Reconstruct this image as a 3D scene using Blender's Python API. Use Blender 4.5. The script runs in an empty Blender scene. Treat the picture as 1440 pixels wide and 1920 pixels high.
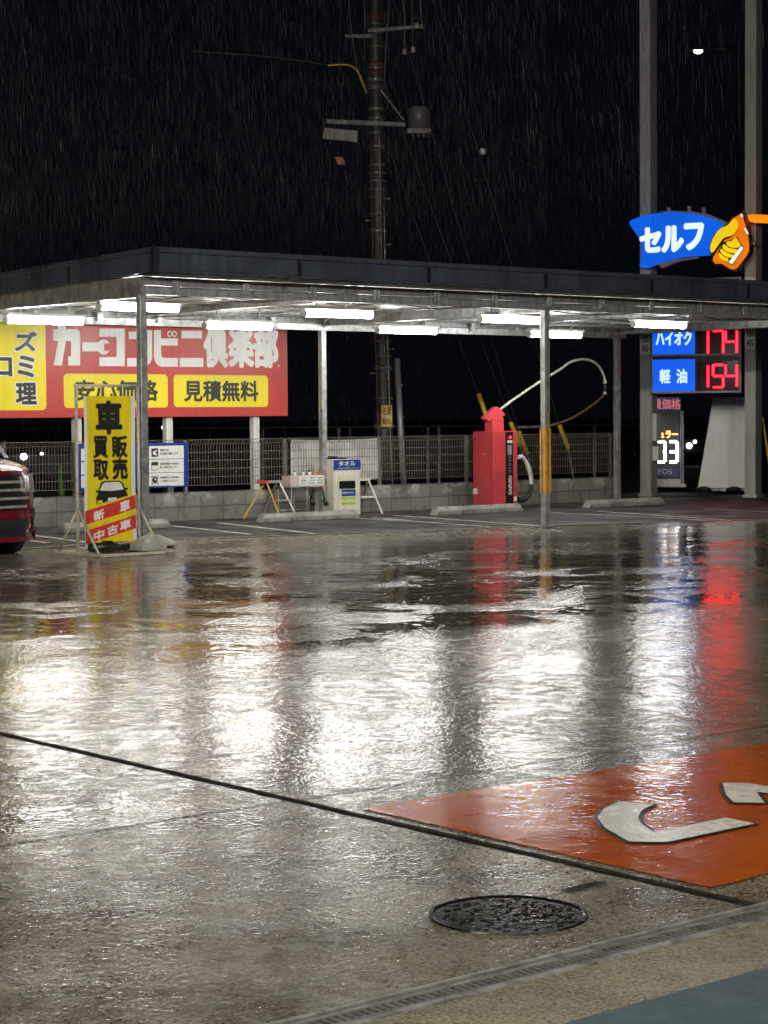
import bpy, math, random
from mathutils import Vector, Matrix
R = math.radians
random.seed(7)
scene = bpy.context.scene
col = scene.collection

# ------------------------------------------------------------------ camera
F_PX, PIT, ROLL, CAM_H = 3848.9162, .0473, .0072, 1.5
cp, sp, cr_, sr_ = math.cos(PIT), math.sin(PIT), math.cos(ROLL), math.sin(ROLL)
cam_d = bpy.data.cameras.new('camera'); cam = bpy.data.objects.new('camera', cam_d); col.objects.link(cam)
cam_d.sensor_fit = 'VERTICAL'; cam_d.sensor_height = 36; cam_d.lens = F_PX / 1920 * 36
cam_d.clip_start = .1; cam_d.clip_end = 2000
rx = Vector((cr_, -sr_ * sp, -sr_ * cp)); uy = Vector((sr_, cr_ * sp, cr_ * cp)); fw = Vector((0, cp, -sp))
m = Matrix.Identity(4)
for i in range(3):
    m[i][0], m[i][1], m[i][2] = rx[i], uy[i], -fw[i]
m.translation = (0, 0, CAM_H)
cam.matrix_world = m
scene.camera = cam

# ------------------------------------------------------------------ world: night sky
w = bpy.data.worlds.new('World'); scene.world = w; w.use_nodes = True
bg = w.node_tree.nodes['Background']
bg.inputs[0].default_value = (.55, .62, 1.0, 1); bg.inputs[1].default_value = .0032
vs = scene.view_settings
vs.view_transform = 'Standard'; vs.look = 'None'; vs.exposure = 0; vs.gamma = 1; vs.use_curve_mapping = False
scene.render.engine = 'CYCLES'
cy = scene.cycles
cy.max_bounces = 6; cy.diffuse_bounces = 3; cy.glossy_bounces = 4; cy.transmission_bounces = 4
cy.caustics_reflective = False; cy.caustics_refractive = False
cy.sample_clamp_indirect = 12; cy.use_denoising = True
TUBE, CANOPY, FLOOD = 72., 72., 1350.     # brightness of the carport tubes, the station canopy lamps and the added flood lamps

# ------------------------------------------------------------------ geometry of the place
YAW = .6995
class Fr:                                   # a frame on the ground: origin, heading
    def __init__(s, x, y, rot):
        s.x, s.y, s.rot = x, y, rot
        s.c, s.s = math.cos(rot), math.sin(rot)
    def xy(s, a, b): return (s.x + a * s.c - b * s.s, s.y + a * s.s + b * s.c)
    def ab(s, x, y):
        x -= s.x; y -= s.y
        return (x * s.c + y * s.s, -x * s.s + y * s.c)
    def at(s, px, py, b):                   # where a sight line meets the upright plane b
        r = ray(px, py); o = s.xy(0, b); n = (-s.s, s.c)
        t = (o[0] * n[0] + o[1] * n[1]) / (r[0] * n[0] + r[1] * n[1])
        return (s.ab(r[0] * t, r[1] * t)[0], CAM_H + r[2] * t)
def ray(X, Y):
    dx, dy = X - 720, Y - 960
    x = (dx * cr_ - dy * sr_) / F_PX; up = -(dx * sr_ + dy * cr_) / F_PX
    return (x, cp + up * sp, -sp + up * cp)
def G(X, Y, z=0):
    r = ray(X, Y); t = (z - CAM_H) / r[2]; return (r[0] * t, r[1] * t)
LOT = Fr(2.1305, 27.0309, YAW)              # along the carport (u) and towards the fence (v)
WORLD = Fr(0, 0, 0)
def GL(X, Y): return LOT.ab(*G(X, Y))

# ------------------------------------------------------------------ mesh helpers
class Thing:
    def __init__(s, name, label, cat, fr, a, b, z=0, group=None, kind=None):
        o = bpy.data.objects.new(name, None); col.objects.link(o)
        o.empty_display_size = .2
        x, y = fr.xy(a, b); o.location = (x, y, z); o.rotation_euler = (0, 0, fr.rot)
        s.o, s.fr, s.a, s.b, s.z = o, fr, a, b, z
        tag(o, label, cat, group, kind)
def tag(o, label=None, cat=None, group=None, kind=None):
    if label: o['label'] = label
    if cat: o['category'] = cat
    if group: o['group'] = group
    if kind: o['kind'] = kind
    return o
_tc = {}
def text_geo(body, bold):
    k = (body, bold)
    if k not in _tc:
        cu = bpy.data.curves.new('lettering', 'FONT'); cu.body = body; cu.size = 1; cu.offset = bold
        cu.resolution_u = 3; cu.fill_mode = 'FRONT'
        ob = bpy.data.objects.new('lettering', cu); col.objects.link(ob)
        dg = bpy.context.evaluated_depsgraph_get()
        me = bpy.data.meshes.new_from_object(ob.evaluated_get(dg))
        vs_ = [(v.co.x, v.co.y) for v in me.vertices]; fs = [tuple(p.vertices) for p in me.polygons]
        bpy.data.objects.remove(ob); bpy.data.curves.remove(cu); bpy.data.meshes.remove(me)
        x0 = min(v[0] for v in vs_); x1 = max(v[0] for v in vs_); y0 = min(v[1] for v in vs_); y1 = max(v[1] for v in vs_)
        _tc[k] = ([((x - x0) / max(x1 - x0, 1e-6), (y - y0) / max(y1 - y0, 1e-6)) for x, y in vs_], fs)
    return _tc[k]
class MB:
    def __init__(s): s.v, s.f, s.sm = [], [], []
    def add(s, vs_, fs, smooth=False):
        n = len(s.v); s.v += [tuple(v) for v in vs_]
        for f in fs: s.f.append(tuple(n + i for i in f)); s.sm.append(smooth)
        return s
    def box(s, x0, x1, y0, y1, z0, z1):
        vs_ = [(x, y, z) for z in (z0, z1) for y in (y0, y1) for x in (x0, x1)]
        return s.add(vs_, [(0, 2, 3, 1), (4, 5, 7, 6), (0, 1, 5, 4), (2, 6, 7, 3), (0, 4, 6, 2), (1, 3, 7, 5)])
    def obox(s, p, q, wd, ht, up=(0, 0, 1)):          # a bar from p to q
        p, q = Vector(p), Vector(q); d = (q - p).normalized(); up = Vector(up)
        if abs(d.dot(up)) > .97: up = Vector((0, 1, 0))
        a = d.cross(up).normalized(); b = a.cross(d).normalized()
        vs_ = [e + a * sx * wd / 2 + b * sz * ht / 2 for e in (p, q) for sx, sz in ((-1, -1), (1, -1), (1, 1), (-1, 1))]
        return s.add(vs_, [(0, 1, 2, 3), (7, 6, 5, 4), (0, 4, 5, 1), (1, 5, 6, 2), (2, 6, 7, 3), (3, 7, 4, 0)])
    def poly(s, pts, y0, y1, axis='y'):               # outline (x,z) with thickness in y; axis 'z': outline (x,y)
        n = len(pts)
        mk = (lambda p, d: (p[0], d, p[1])) if axis == 'y' else (lambda p, d: (p[0], p[1], d))
        vs_ = [mk(p, y0) for p in pts] + [mk(p, y1) for p in pts]
        fs = [tuple(range(n)), tuple(reversed(range(n, 2 * n)))]
        fs += [(i, n + i, n + (i + 1) % n, (i + 1) % n) for i in range(n)]
        return s.add(vs_, fs)
    def tube(s, pts, r, seg=10, r1=None, cap=True, smooth=True):
        pts = [Vector(p) for p in pts]; n = len(pts); vs_, fs = [], []
        up = Vector((0, 0, 1))
        for i, p in enumerate(pts):
            d = (pts[min(i + 1, n - 1)] - pts[max(i - 1, 0)]).normalized()
            if abs(d.dot(up)) > .95: a = d.cross(Vector((0, 1, 0))).normalized()
            else: a = d.cross(up).normalized()
            b = d.cross(a)
            rr = r if r1 is None else r + (r1 - r) * i / (n - 1)
            vs_ += [p + a * math.cos(t * 2 * math.pi / seg) * rr + b * math.sin(t * 2 * math.pi / seg) * rr for t in range(seg)]
        for i in range(n - 1):
            fs += [(i * seg + t, i * seg + (t + 1) % seg, (i + 1) * seg + (t + 1) % seg, (i + 1) * seg + t) for t in range(seg)]
        s.add(vs_, fs, smooth)
        if cap:
            k = len(s.v) - n * seg
            s.f += [tuple(reversed(range(k, k + seg))), tuple(range(k + (n - 1) * seg, k + n * seg))]; s.sm += [False, False]
        return s
    def lathe(s, c, prof, seg=24, smooth=True):       # profile (r, z) about the upright axis through c
        vs_, fs = [], []
        for r, z in prof: vs_ += [(c[0] + r * math.cos(t * 2 * math.pi / seg), c[1] + r * math.sin(t * 2 * math.pi / seg), c[2] + z) for t in range(seg)]
        for i in range(len(prof) - 1): fs += [(i * seg + t, i * seg + (t + 1) % seg, (i + 1) * seg + (t + 1) % seg, (i + 1) * seg + t) for t in range(seg)]
        return s.add(vs_, fs, smooth)
    def disc(s, x, z, r, y0, y1, seg=24, ri=0):
        if ri == 0: return s.poly([(x + r * math.cos(t * 2 * math.pi / seg), z + r * math.sin(t * 2 * math.pi / seg)) for t in range(seg)], y0, y1)
        for t in range(seg):
            a, b = t * 2 * math.pi / seg, (t + 1) * 2 * math.pi / seg
            s.poly([(x + ri * math.cos(a), z + ri * math.sin(a)), (x + r * math.cos(a), z + r * math.sin(a)), (x + r * math.cos(b), z + r * math.sin(b)), (x + ri * math.cos(b), z + ri * math.sin(b))], y0, y1)
        return s
    def grid(s, fn, nu, nv, smooth=True, flip=False):
        vs_ = [fn(i / nu, j / nv) for j in range(nv + 1) for i in range(nu + 1)]
        q = lambda i, j: j * (nu + 1) + i
        fs = [(q(i, j), q(i + 1, j), q(i + 1, j + 1), q(i, j + 1)) for j in range(nv) for i in range(nu)]
        if flip: fs = [tuple(reversed(f)) for f in fs]
        return s.add(vs_, fs, smooth)
    def text(s, body, x0, z0, x1, z1, y, bold=.02, thick=.003, skew=0):
        g, fs = text_geo(body, 0); n = len(g); b = bold * (z1 - z0) * .95
        x0 += b * .7; x1 -= b * .7; z0 += b * .7; z1 -= b * .7
        f = lambda p, yy: (x0 + p[0] * (x1 - x0) + skew * (p[1] - .5) * (z1 - z0), yy, z0 + p[1] * (z1 - z0))
        k0 = len(s.v); s.add([f(p, y - thick) for p in g], fs)
        cnt = {}
        for p in fs:                        # sides from the rim edges
            for i in range(len(p)):
                e = tuple(sorted((p[i], p[(i + 1) % len(p)]))); cnt[e] = cnt.get(e, 0) + 1
        k = len(s.v); s.v += [f(p, y) for p in g]
        for (a, c), q in cnt.items():
            if q == 1: s.f.append((k0 + a, k0 + c, k + c, k + a)); s.sm.append(False)
        if bold > .004:                     # heavier strokes: the outline thickened all round
            m_ = 8 if bold < .06 else 14
            for i in range(m_):
                dx, dz = b * math.cos(i * 2 * math.pi / m_), b * math.sin(i * 2 * math.pi / m_)
                s.add([(q[0] + dx, q[1] - .00012 * (i + 1), q[2] + dz) for q in (f(p, y - thick) for p in g)], fs)
        return s
    def build(s, name, mat, th=None, parent=None, bevel=0, org=None, fr=None, kind=None, label=None):
        me = bpy.data.meshes.new(name)
        if th is not None: org = (th.a, th.b, th.z)
        org = org or (0, 0, 0)
        me.from_pydata([(x - org[0], y - org[1], z - org[2]) for x, y, z in s.v], [], s.f)
        me.polygons.foreach_set('use_smooth', s.sm)
        me.materials.append(mat); me.validate(); me.update()
        o = bpy.data.objects.new(name, me); col.objects.link(o)
        if th is not None: o.parent = parent or th.o
        elif fr is not None:
            x, y = fr.xy(org[0], org[1]); o.location = (x, y, org[2]); o.rotation_euler = (0, 0, fr.rot)
        if bevel:
            b = o.modifiers.new('bevel', 'BEVEL'); b.width = bevel; b.segments = 2; b.limit_method = 'ANGLE'; b.angle_limit = R(40)
        if kind: o['kind'] = kind
        if label: o['label'] = label
        return o
def copy_tree(o, parent=None):
    c = o.copy(); col.objects.link(c); c.parent = parent
    for ch in o.children: copy_tree(ch, c)
    return c

# ------------------------------------------------------------------ materials
def nd(nt, t, **k):
    n = nt.nodes.new(t)
    for a, b in k.items():
        if a in n.inputs.keys(): n.inputs[a].default_value = b
        else: setattr(n, a, b)
    return n
def base(name):
    m_ = bpy.data.materials.new(name); m_.use_nodes = True
    nt = m_.node_tree; return m_, nt, nt.nodes['Principled BSDF']
def ramp(nt, fac, lo, hi, a=0., b=1.):
    n = nd(nt, 'ShaderNodeMapRange'); n.inputs[1].default_value = lo; n.inputs[2].default_value = hi
    n.inputs[3].default_value = a; n.inputs[4].default_value = b; n.interpolation_type = 'SMOOTHSTEP'
    nt.links.new(fac, n.inputs[0]); return n.outputs[0]
def mixc(nt, fac, a, b):
    n = nt.nodes.new('ShaderNodeMix'); n.data_type = 'RGBA'
    if isinstance(fac, (int, float)): n.inputs[0].default_value = fac
    else: nt.links.new(fac, n.inputs[0])
    for i, v in ((6, a), (7, b)):
        if isinstance(v, tuple): n.inputs[i].default_value = (*v, 1) if len(v) == 3 else v
        else: nt.links.new(v, n.inputs[i])
    return n.outputs[2]
def math_(nt, op, a, b):
    n = nt.nodes.new('ShaderNodeMath'); n.operation = op
    for i, v in ((0, a), (1, b)):
        if isinstance(v, (int, float)): n.inputs[i].default_value = v
        else: nt.links.new(v, n.inputs[i])
    return n.outputs[0]
def noise(nt, vec, sc, det=4, rough=.55, dist=0):
    n = nd(nt, 'ShaderNodeTexNoise'); n.inputs['Scale'].default_value = sc; n.inputs['Detail'].default_value = det
    n.inputs['Roughness'].default_value = rough; n.inputs['Distortion'].default_value = dist
    nt.links.new(vec, n.inputs['Vector']); return n.outputs['Fac']
def pm(name, c, rough=.5, metal=0., var=.18, sc=3., bump=.0, bsc=40., spec=.5, coat=0., streak=True):
    m_, nt, b = base(name)
    tc = nd(nt, 'ShaderNodeTexCoord')
    n1 = noise(nt, tc.outputs['Object'], sc, 5)
    vec = tc.outputs['Object']
    if streak:                                  # rain-washed vertical dirt
        mp = nd(nt, 'ShaderNodeMapping'); mp.inputs['Scale'].default_value = (14, 14, .9)
        nt.links.new(tc.outputs['Object'], mp.inputs[0]); n2 = noise(nt, mp.outputs[0], 1.2, 4)
        n1 = math_(nt, 'ADD', math_(nt, 'MULTIPLY', n1, .55), math_(nt, 'MULTIPLY', n2, .45))
    dk = tuple(x * (1 - var * 1.6) for x in c); lt = tuple(min(1, x * (1 + var * .7)) for x in c)
    nt.links.new(mixc(nt, ramp(nt, n1, .34, .62), dk, lt), b.inputs['Base Color'])
    nt.links.new(ramp(nt, n1, .3, .7, min(1, rough * 1.25), rough * .8), b.inputs['Roughness'])
    b.inputs['Metallic'].default_value = metal; b.inputs['Specular IOR Level'].default_value = spec
    b.inputs['Coat Weight'].default_value = coat; b.inputs['Coat Roughness'].default_value = .06
    if bump:
        n3 = noise(nt, vec, bsc, 3); bp = nd(nt, 'ShaderNodeBump'); bp.inputs['Distance'].default_value = bump
        nt.links.new(n3, bp.inputs['Height']); nt.links.new(bp.outputs[0], b.inputs['Normal'])
        if coat: nt.links.new(bp.outputs[0], b.inputs['Coat Normal'])
    return m_
def em(name, c, s, base_c=(.8, .8, .8), var=0., sc=3.):
    m_, nt, b = base(name)
    b.inputs['Base Color'].default_value = (*base_c, 1); b.inputs['Emission Strength'].default_value = s
    b.inputs['Emission Color'].default_value = (*c, 1); b.inputs['Roughness'].default_value = .25
    if var:
        tc = nd(nt, 'ShaderNodeTexCoord'); n = noise(nt, tc.outputs['Object'], sc, 2)
        nt.links.new(ramp(nt, n, .3, .7, s * (1 - var), s * (1 + var * .5)), b.inputs['Emission Strength'])
    return m_

MCX, MCY = G(953, 1716)
def wet_ground(name, ca, cb, stain, rough_lo, rough_hi, agg, agg_sc, puddle_shift=0., paint=False):
    """rain-wet paving: film of water over a grained slab, deeper pools in the low band in front of the carport"""
    m_, nt, b = base(name); L = nt.links.new
    tc = nd(nt, 'ShaderNodeTexCoord'); P = tc.outputs['Object']
    mp = nd(nt, 'ShaderNodeMapping'); mp.vector_type = 'TEXTURE'          # lot axes
    mp.inputs['Location'].default_value = (LOT.x, LOT.y, 0); mp.inputs['Rotation'].default_value = (0, 0, YAW); L(P, mp.inputs[0])
    sx = nd(nt, 'ShaderNodeSeparateXYZ'); L(mp.outputs[0], sx.inputs[0])
    v = sx.outputs['Y']
    big = noise(nt, P, .55, 4, .55, .3); mid = noise(nt, P, 1.7, 4, .6, .5); fine = noise(nt, P, 9, 4, .6)
    # pools gather in a low band near v = -4
    band = math_(nt, 'MULTIPLY', ramp(nt, v, -10.5, -6.5), ramp(nt, v, -.4, -1.8))
    h = math_(nt, 'ADD', math_(nt, 'ADD', math_(nt, 'MULTIPLY', big, .6), math_(nt, 'MULTIPLY', mid, .4)), math_(nt, 'MULTIPLY', band, .10 + puddle_shift))
    pool = math_(nt, 'MULTIPLY', ramp(nt, h, .555, .60), ramp(nt, band, .15, .6))
    near = ramp(nt, v, -11.6, -14.2)      # the slab by the station canopy catches less rain
    # colour
    c1 = mixc(nt, ramp(nt, mid, .38, .62), ca, cb)
    c1 = mixc(nt, math_(nt, 'MULTIPLY', ramp(nt, noise(nt, P, .9, 5, .65, .8), .46, .72), .45), c1, stain)
    c1 = mixc(nt, math_(nt, 'MULTIPLY', ramp(nt, fine, .5, .8), .3), c1, tuple(x * .45 for x in ca))
    if not paint:
      gcol = noise(nt, P, agg_sc * 1.05, 2, .55, .6)
      c1 = mixc(nt, math_(nt, 'MULTIPLY', ramp(nt, gcol, .50, .38), .75), c1, tuple(x * .22 for x in ca))
      c1 = mixc(nt, math_(nt, 'MULTIPLY', ramp(nt, gcol, .55, .66), .5), c1, tuple(min(1, x * 1.6) for x in cb))
    sp_ = noise(nt, P, 140, 2, .6)
    c1 = mixc(nt, math_(nt, 'MULTIPLY', ramp(nt, sp_, .5, .64), .5), c1, tuple(x * .5 for x in cb))
    c1 = mixc(nt, math_(nt, 'MULTIPLY', pool, .5), c1, tuple(x * .5 for x in ca))
    pale = math_(nt, 'MULTIPLY', ramp(nt, v, -3.6, -.9), ramp(nt, mid, .3, .6, .35, 1.))  # paler by the carport: drier concrete and tube light put into the colour
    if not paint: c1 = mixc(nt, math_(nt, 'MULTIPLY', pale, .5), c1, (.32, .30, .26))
    else: c1 = mixc(nt, math_(nt, 'MULTIPLY', ramp(nt, noise(nt, P, 7, 5, .7, .5), .60, .70), .45), c1, tuple(x * .35 + .03 for x in ca))
    L(c1, b.inputs['Base Color'])
    # gloss
    rr = math_(nt, 'MULTIPLY', ramp(nt, fine, .35, .65, rough_lo, rough_hi), ramp(nt, noise(nt, P, .6, 4, .6, .6), .36, .62, .7, 1.45))
    n = nt.nodes.new('ShaderNodeMix'); n.data_type = 'FLOAT'; L(pool, n.inputs[0]); L(rr, n.inputs[2]); n.inputs[3].default_value = .05
    L(math_(nt, 'ADD', n.outputs[0], math_(nt, 'ADD', math_(nt, 'MULTIPLY', pale, .06), math_(nt, 'MULTIPLY', near, .03))), b.inputs['Roughness'])
    b.inputs['IOR'].default_value = 1.36; b.inputs['Specular IOR Level'].default_value = .5
    # relief in metres: slab unevenness, ripples of the film, grain
    inv = math_(nt, 'SUBTRACT', 1.0, pool)
    rip = noise(nt, P, 27, 0, .5, .3)
    drop = nd(nt, 'ShaderNodeTexVoronoi'); drop.inputs['Scale'].default_value = 9; L(P, drop.inputs['Vector'])
    ring = math_(nt, 'SINE', math_(nt, 'MULTIPLY', drop.outputs['Distance'], 38.), 0)
    ringw = math_(nt, 'MULTIPLY', ring, ramp(nt, drop.outputs['Distance'], .55, .1))
    gr = noise(nt, P, agg_sc, 1, .45, .3)
    far = math_(nt, 'ADD', 1.0, ramp(nt, v, -9.5, -3.5, 0., 1.9))
    hgt = math_(nt, 'MULTIPLY', noise(nt, P, .8, 1, .4), .015)
    hgt = math_(nt, 'ADD', hgt, math_(nt, 'MULTIPLY', math_(nt, 'MULTIPLY', noise(nt, P, 4.2, 1, .4, .5), far), .0019))
    mod_ = ramp(nt, noise(nt, P, .75, 3, .6, 1.), .36, .62, .15, 1.35)
    mod_ = math_(nt, 'MULTIPLY', math_(nt, 'MULTIPLY', mod_, far), math_(nt, 'SUBTRACT', 1.0, math_(nt, 'MULTIPLY', near, .65)))
    hgt = math_(nt, 'ADD', hgt, math_(nt, 'MULTIPLY', math_(nt, 'MULTIPLY', noise(nt, P, 13, 1, .4, .6), math_(nt, 'MULTIPLY', mod_, math_(nt, 'ADD', math_(nt, 'MULTIPLY', inv, .8), .2))), .0015 if not paint else .0008))
    hgt = math_(nt, 'ADD', hgt, math_(nt, 'MULTIPLY', rip, .0009))
    hgt = math_(nt, 'ADD', hgt, math_(nt, 'MULTIPLY', math_(nt, 'MULTIPLY', ringw, pool), .00018))
    hgt = math_(nt, 'ADD', hgt, math_(nt, 'MULTIPLY', math_(nt, 'MULTIPLY', gr, math_(nt, 'ADD', math_(nt, 'MULTIPLY', inv, .85), .15)), agg))
    bp = nd(nt, 'ShaderNodeBump'); bp.inputs['Distance'].default_value = 1.0; bp.inputs['Strength'].default_value = 1
    L(hgt, bp.inputs['Height']); L(bp.outputs[0], b.inputs['Normal'])
    return m_

M = {}
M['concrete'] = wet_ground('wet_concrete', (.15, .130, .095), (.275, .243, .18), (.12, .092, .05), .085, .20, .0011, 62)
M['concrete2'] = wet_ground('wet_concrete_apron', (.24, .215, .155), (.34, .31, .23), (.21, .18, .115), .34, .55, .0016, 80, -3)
M['orange'] = wet_ground('wet_orange_paint', (.48, .078, .004), (.56, .11, .006), (.38, .06, .004), .07, .16, .0007, 48, -.05, True)
M['blue_floor'] = wet_ground('blue_floor_paint', (.075, .115, .135), (.095, .14, .16), (.07, .105, .12), .42, .58, .0006, 70, -3, True)
M['asphalt'] = pm('asphalt', (.068, .067, .064), .6, 0, .3, 1.3, .0025, 90, .2, streak=False)
M['dirt'] = pm('dark_soil', (.02, .019, .017), .8, 0, .3, .3, .01, 4, streak=False)
M['joint'] = pm('joint_filler', (.010, .009, .007), .5, 0, .5, 12, .004, 60, streak=False)
M['slab_side'] = pm('mossy_slab_edge', (.035, .03, .018), .6, 0, .4, 15, streak=False)
M['line'] = pm('road_paint', (.62, .61, .57), .5, 0, .35, 5, .001, 60, streak=False)
M['letter_white'] = wet_ground('white_floor_paint', (.84, .82, .74), (.86, .84, .78), (.78, .76, .68), .2, .34, .0008, 60, -3, True)
M['letter_edge'] = pm('dark_floor_paint', (.035, .035, .025), .35, 0, .4, 20, streak=False)
M['galv'] = pm('galvanised_steel', (.42, .43, .43), .42, .55, .28, 9, .0006, 120)
M['galv_dark'] = pm('galvanised_steel_dull', (.26, .26, .25), .5, .4, .3, 6, .0008, 90)
M['fascia'] = pm('navy_fascia', (.05, .057, .074), .2, 0, .25, 2, .0010, 45, coat=.5)
M['fascia_dark'] = pm('dark_trim', (.018, .02, .026), .3, 0, .2, 3)
M['deck'] = pm('roof_deck', (.76, .77, .76), .4, .15, .12, 2)
M['white_steel'] = pm('white_steel', (.66, .65, .6), .35, 0, .15, 3)
M['tube'] = em('lit_tube', (1, .985, .94), TUBE)
M['lamp_body'] = pm('lamp_housing', (.7, .7, .66), .35, 0, .1, 5)
M['black'] = pm('black_plastic', (.012, .012, .012), .35, 0, .2, 6)
M['rubber'] = pm('rubber', (.016, .016, .017), .55, 0, .25, 9, .001, 40)
M['orange_guard'] = pm('orange_guard', (.74, .33, .02), .45, 0, .2, 6)
M['yellow_guard'] = pm('yellow_guard', (.55, .38, .025), .45, 0, .3, 8)
M['sign_red'] = pm('sign_red', (.42, .042, .036), .38, 0, .08, 1.2)
M['sign_yellow'] = pm('sign_yellow', (.72, .60, .018), .38, 0, .06, 1.2)
M['sign_white'] = pm('sign_white', (.70, .70, .66), .4, 0, .06, 2)
M['sign_black'] = pm('sign_ink', (.018, .02, .018), .4, 0, .1, 4)
M['sign_blue'] = pm('sign_blue', (.015, .04, .24), .35, 0, .18, 2)
M['banner_yellow'] = pm('banner_yellow', (.74, .58, .01), .45, 0, .08, 2, .003, 3)
M['banner_red'] = pm('banner_red', (.58, .04, .035), .45, 0, .08, 2)
M['beige_pipe'] = pm('beige_pipe', (.50, .45, .35), .4, 0, .2, 8)
M['cream'] = pm('cream_cabinet', (.62, .59, .49), .35, 0, .10, 2.5)
M['vac_red'] = pm('red_cabinet', (.52, .055, .065), .3, 0, .10, 2.5, coat=.2)
M['vac_head'] = pm('red_plastic', (.62, .07, .08), .35, 0, .08, 4)
M['hose_white'] = pm('pale_hose', (.55, .53, .47), .4, 0, .2, 9)
M['hose_brown'] = pm('brown_hose', (.10, .06, .035), .45, 0, .4, 14)
M['fence'] = pm('fence_wire', (.20, .175, .15), .45, .3, .25, 4)
M['tarp'] = pm('white_tarp', (.58, .58, .54), .6, 0, .18, 3, .012, 5, streak=False)
M['pole'] = pm('pole_concrete', (.022, .019, .016), .5, 0, .3, 3, .002, 30)
M['pole_band'] = pm('pole_band', (.22, .20, .17), .35, .5, .4, 9)
M['rust'] = pm('rust', (.12, .04, .016), .5, .3, .4, 9)
M['grey_metal'] = pm('grey_metal', (.30, .30, .29), .4, .2, .2, 5)
M['arm_metal'] = pm('arm_metal', (.10, .098, .092), .45, .2, .25, 5)
M['pylon'] = pm('pylon_paint', (.37, .36, .325), .38, 0, .14, 1.5)
M['iron'] = pm('wet_iron', (.010, .0095, .008), .2, 0, .4, 12, .0012, 30, streak=False)
M['grate_light'] = pm('channel_steel', (.33, .32, .29), .35, .3, .4, 9)
M['grate'] = pm('steel_grate', (.18, .18, .165), .35, .2, .35, 12)
M['car_red'] = pm('car_paint', (.17, .009, .016), .3, .2, .06, 2, coat=1.)
M['chrome'] = pm('chrome', (.62, .56, .48), .28, .55, .2, 6)
M['glass'] = pm('dark_glass', (.012, .014, .015), .06, 0, .1, 4)
M['lamp_glass'] = pm('lamp_glass', (.45, .50, .47), .1, .5, .3, 16, .004, 24)
M['weed'] = pm('weed_leaf', (.30, .62, .06), .5, 0, .3, 20)
M['alu'] = pm('aluminium', (.52, .52, .5), .35, .6, .15, 6)
M['step_yellow'] = pm('yellow_ladder', (.60, .36, .03), .4, 0, .2, 9)
M['pink'] = pm('pink_print', (.60, .22, .20), .4, 0, .1, 5)
M['lime'] = pm('lime_print', (.36, .50, .03), .4, 0, .1, 5)
M['orange_cap'] = pm('orange_cap', (.60, .17, .05), .4, 0, .15, 9)
M['led_red'] = em('red_led', (1, .004, .012), 17, (.1, .01, .01))
M['led_white'] = em('white_led', (1, 1, .97), 5)
M['led_amber'] = em('amber_led', (1, .38, .03), 3.)
M['panel_blue'] = em('backlit_blue', (.004, .10, .80), 1.05, (.01, .08, .5), .08, 1.5)
M['panel_white'] = em('backlit_lettering', (.62, .92, 1), .95)
M['sb_blue'] = em('backlit_sign_blue', (.002, .105, .74), .95, (.01, .08, .5), .16, 1.6)
M['sb_white'] = em('backlit_sign_white', (.78, .93, .86), .85, (.8, .8, .8), .1, 2)
M['sb_yellow'] = em('backlit_sign_yellow', (.92, .60, .003), .85, (.8, .6, .02), .15, 2.5)
M['sb_orange'] = em('backlit_sign_orange', (.82, .165, .002), .85, (.7, .2, .01), .2, 2.5)
M['sb_orange2'] = em('backlit_sign_spout', (1, .20, .002), 1.25, (.7, .2, .01), .1, 2.5)
M['sb_line'] = pm('sign_outline', (.022, .014, .008), .4, 0, .1, 5)
M['led_glass'] = pm('led_window', (.035, .026, .024), .12, 0, .3, 3)
M['head'] = em('headlight', (1, 1, .93), 12)
M['head_dim'] = em('far_lamp', (1, .98, .9), 2.6)
M['canopy_lamp'] = em('canopy_lamp', (1, .96, .86), CANOPY)
M['flood'] = em('added_flood_lens', (1, .96, .87), FLOOD)
M['canopy'] = pm('canopy_soffit', (.6, .6, .57), .5, 0, .1, 1)
def blockmat():
    m_, nt, b = base('concrete_block'); L = nt.links.new
    tc = nd(nt, 'ShaderNodeTexCoord'); sx = nd(nt, 'ShaderNodeSeparateXYZ'); L(tc.outputs['Object'], sx.inputs[0])
    cb = nd(nt, 'ShaderNodeCombineXYZ'); L(sx.outputs['X'], cb.inputs['X']); L(sx.outputs['Z'], cb.inputs['Y'])
    br = nd(nt, 'ShaderNodeTexBrick'); L(cb.outputs[0], br.inputs['Vector'])
    for k, v in (('Scale', 1), ('Mortar Size', .006), ('Mortar Smooth', .1), ('Brick Width', .4), ('Row Height', .2)): br.inputs[k].default_value = v
    br.offset = 0; br.inputs['Color1'].default_value = (.15, .145, .13, 1); br.inputs['Color2'].default_value = (.21, .20, .18, 1); br.inputs['Mortar'].default_value = (.06, .058, .05, 1)
    n1 = noise(nt, tc.outputs['Object'], 2.2, 6, .65, .6)
    edge = ramp(nt, sx.outputs['Z'], .19, .36)
    c = mixc(nt, math_(nt, 'MULTIPLY', ramp(nt, n1, .5, .56), math_(nt, 'MULTIPLY', edge, .7)), br.outputs['Color'], (.40, .40, .37))
    c = mixc(nt, math_(nt, 'MULTIPLY', ramp(nt, noise(nt, tc.outputs['Object'], 5, 5), .5, .66), .5), c, (.07, .066, .055))
    L(c, b.inputs['Base Color']); b.inputs['Roughness'].default_value = .6
    bp = nd(nt, 'ShaderNodeBump'); bp.inputs['Distance'].default_value = .004; L(br.outputs['Fac'], bp.inputs['Height']); bp.invert = True
    L(bp.outputs[0], b.inputs['Normal']); return m_
M['block'] = blockmat()

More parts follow.
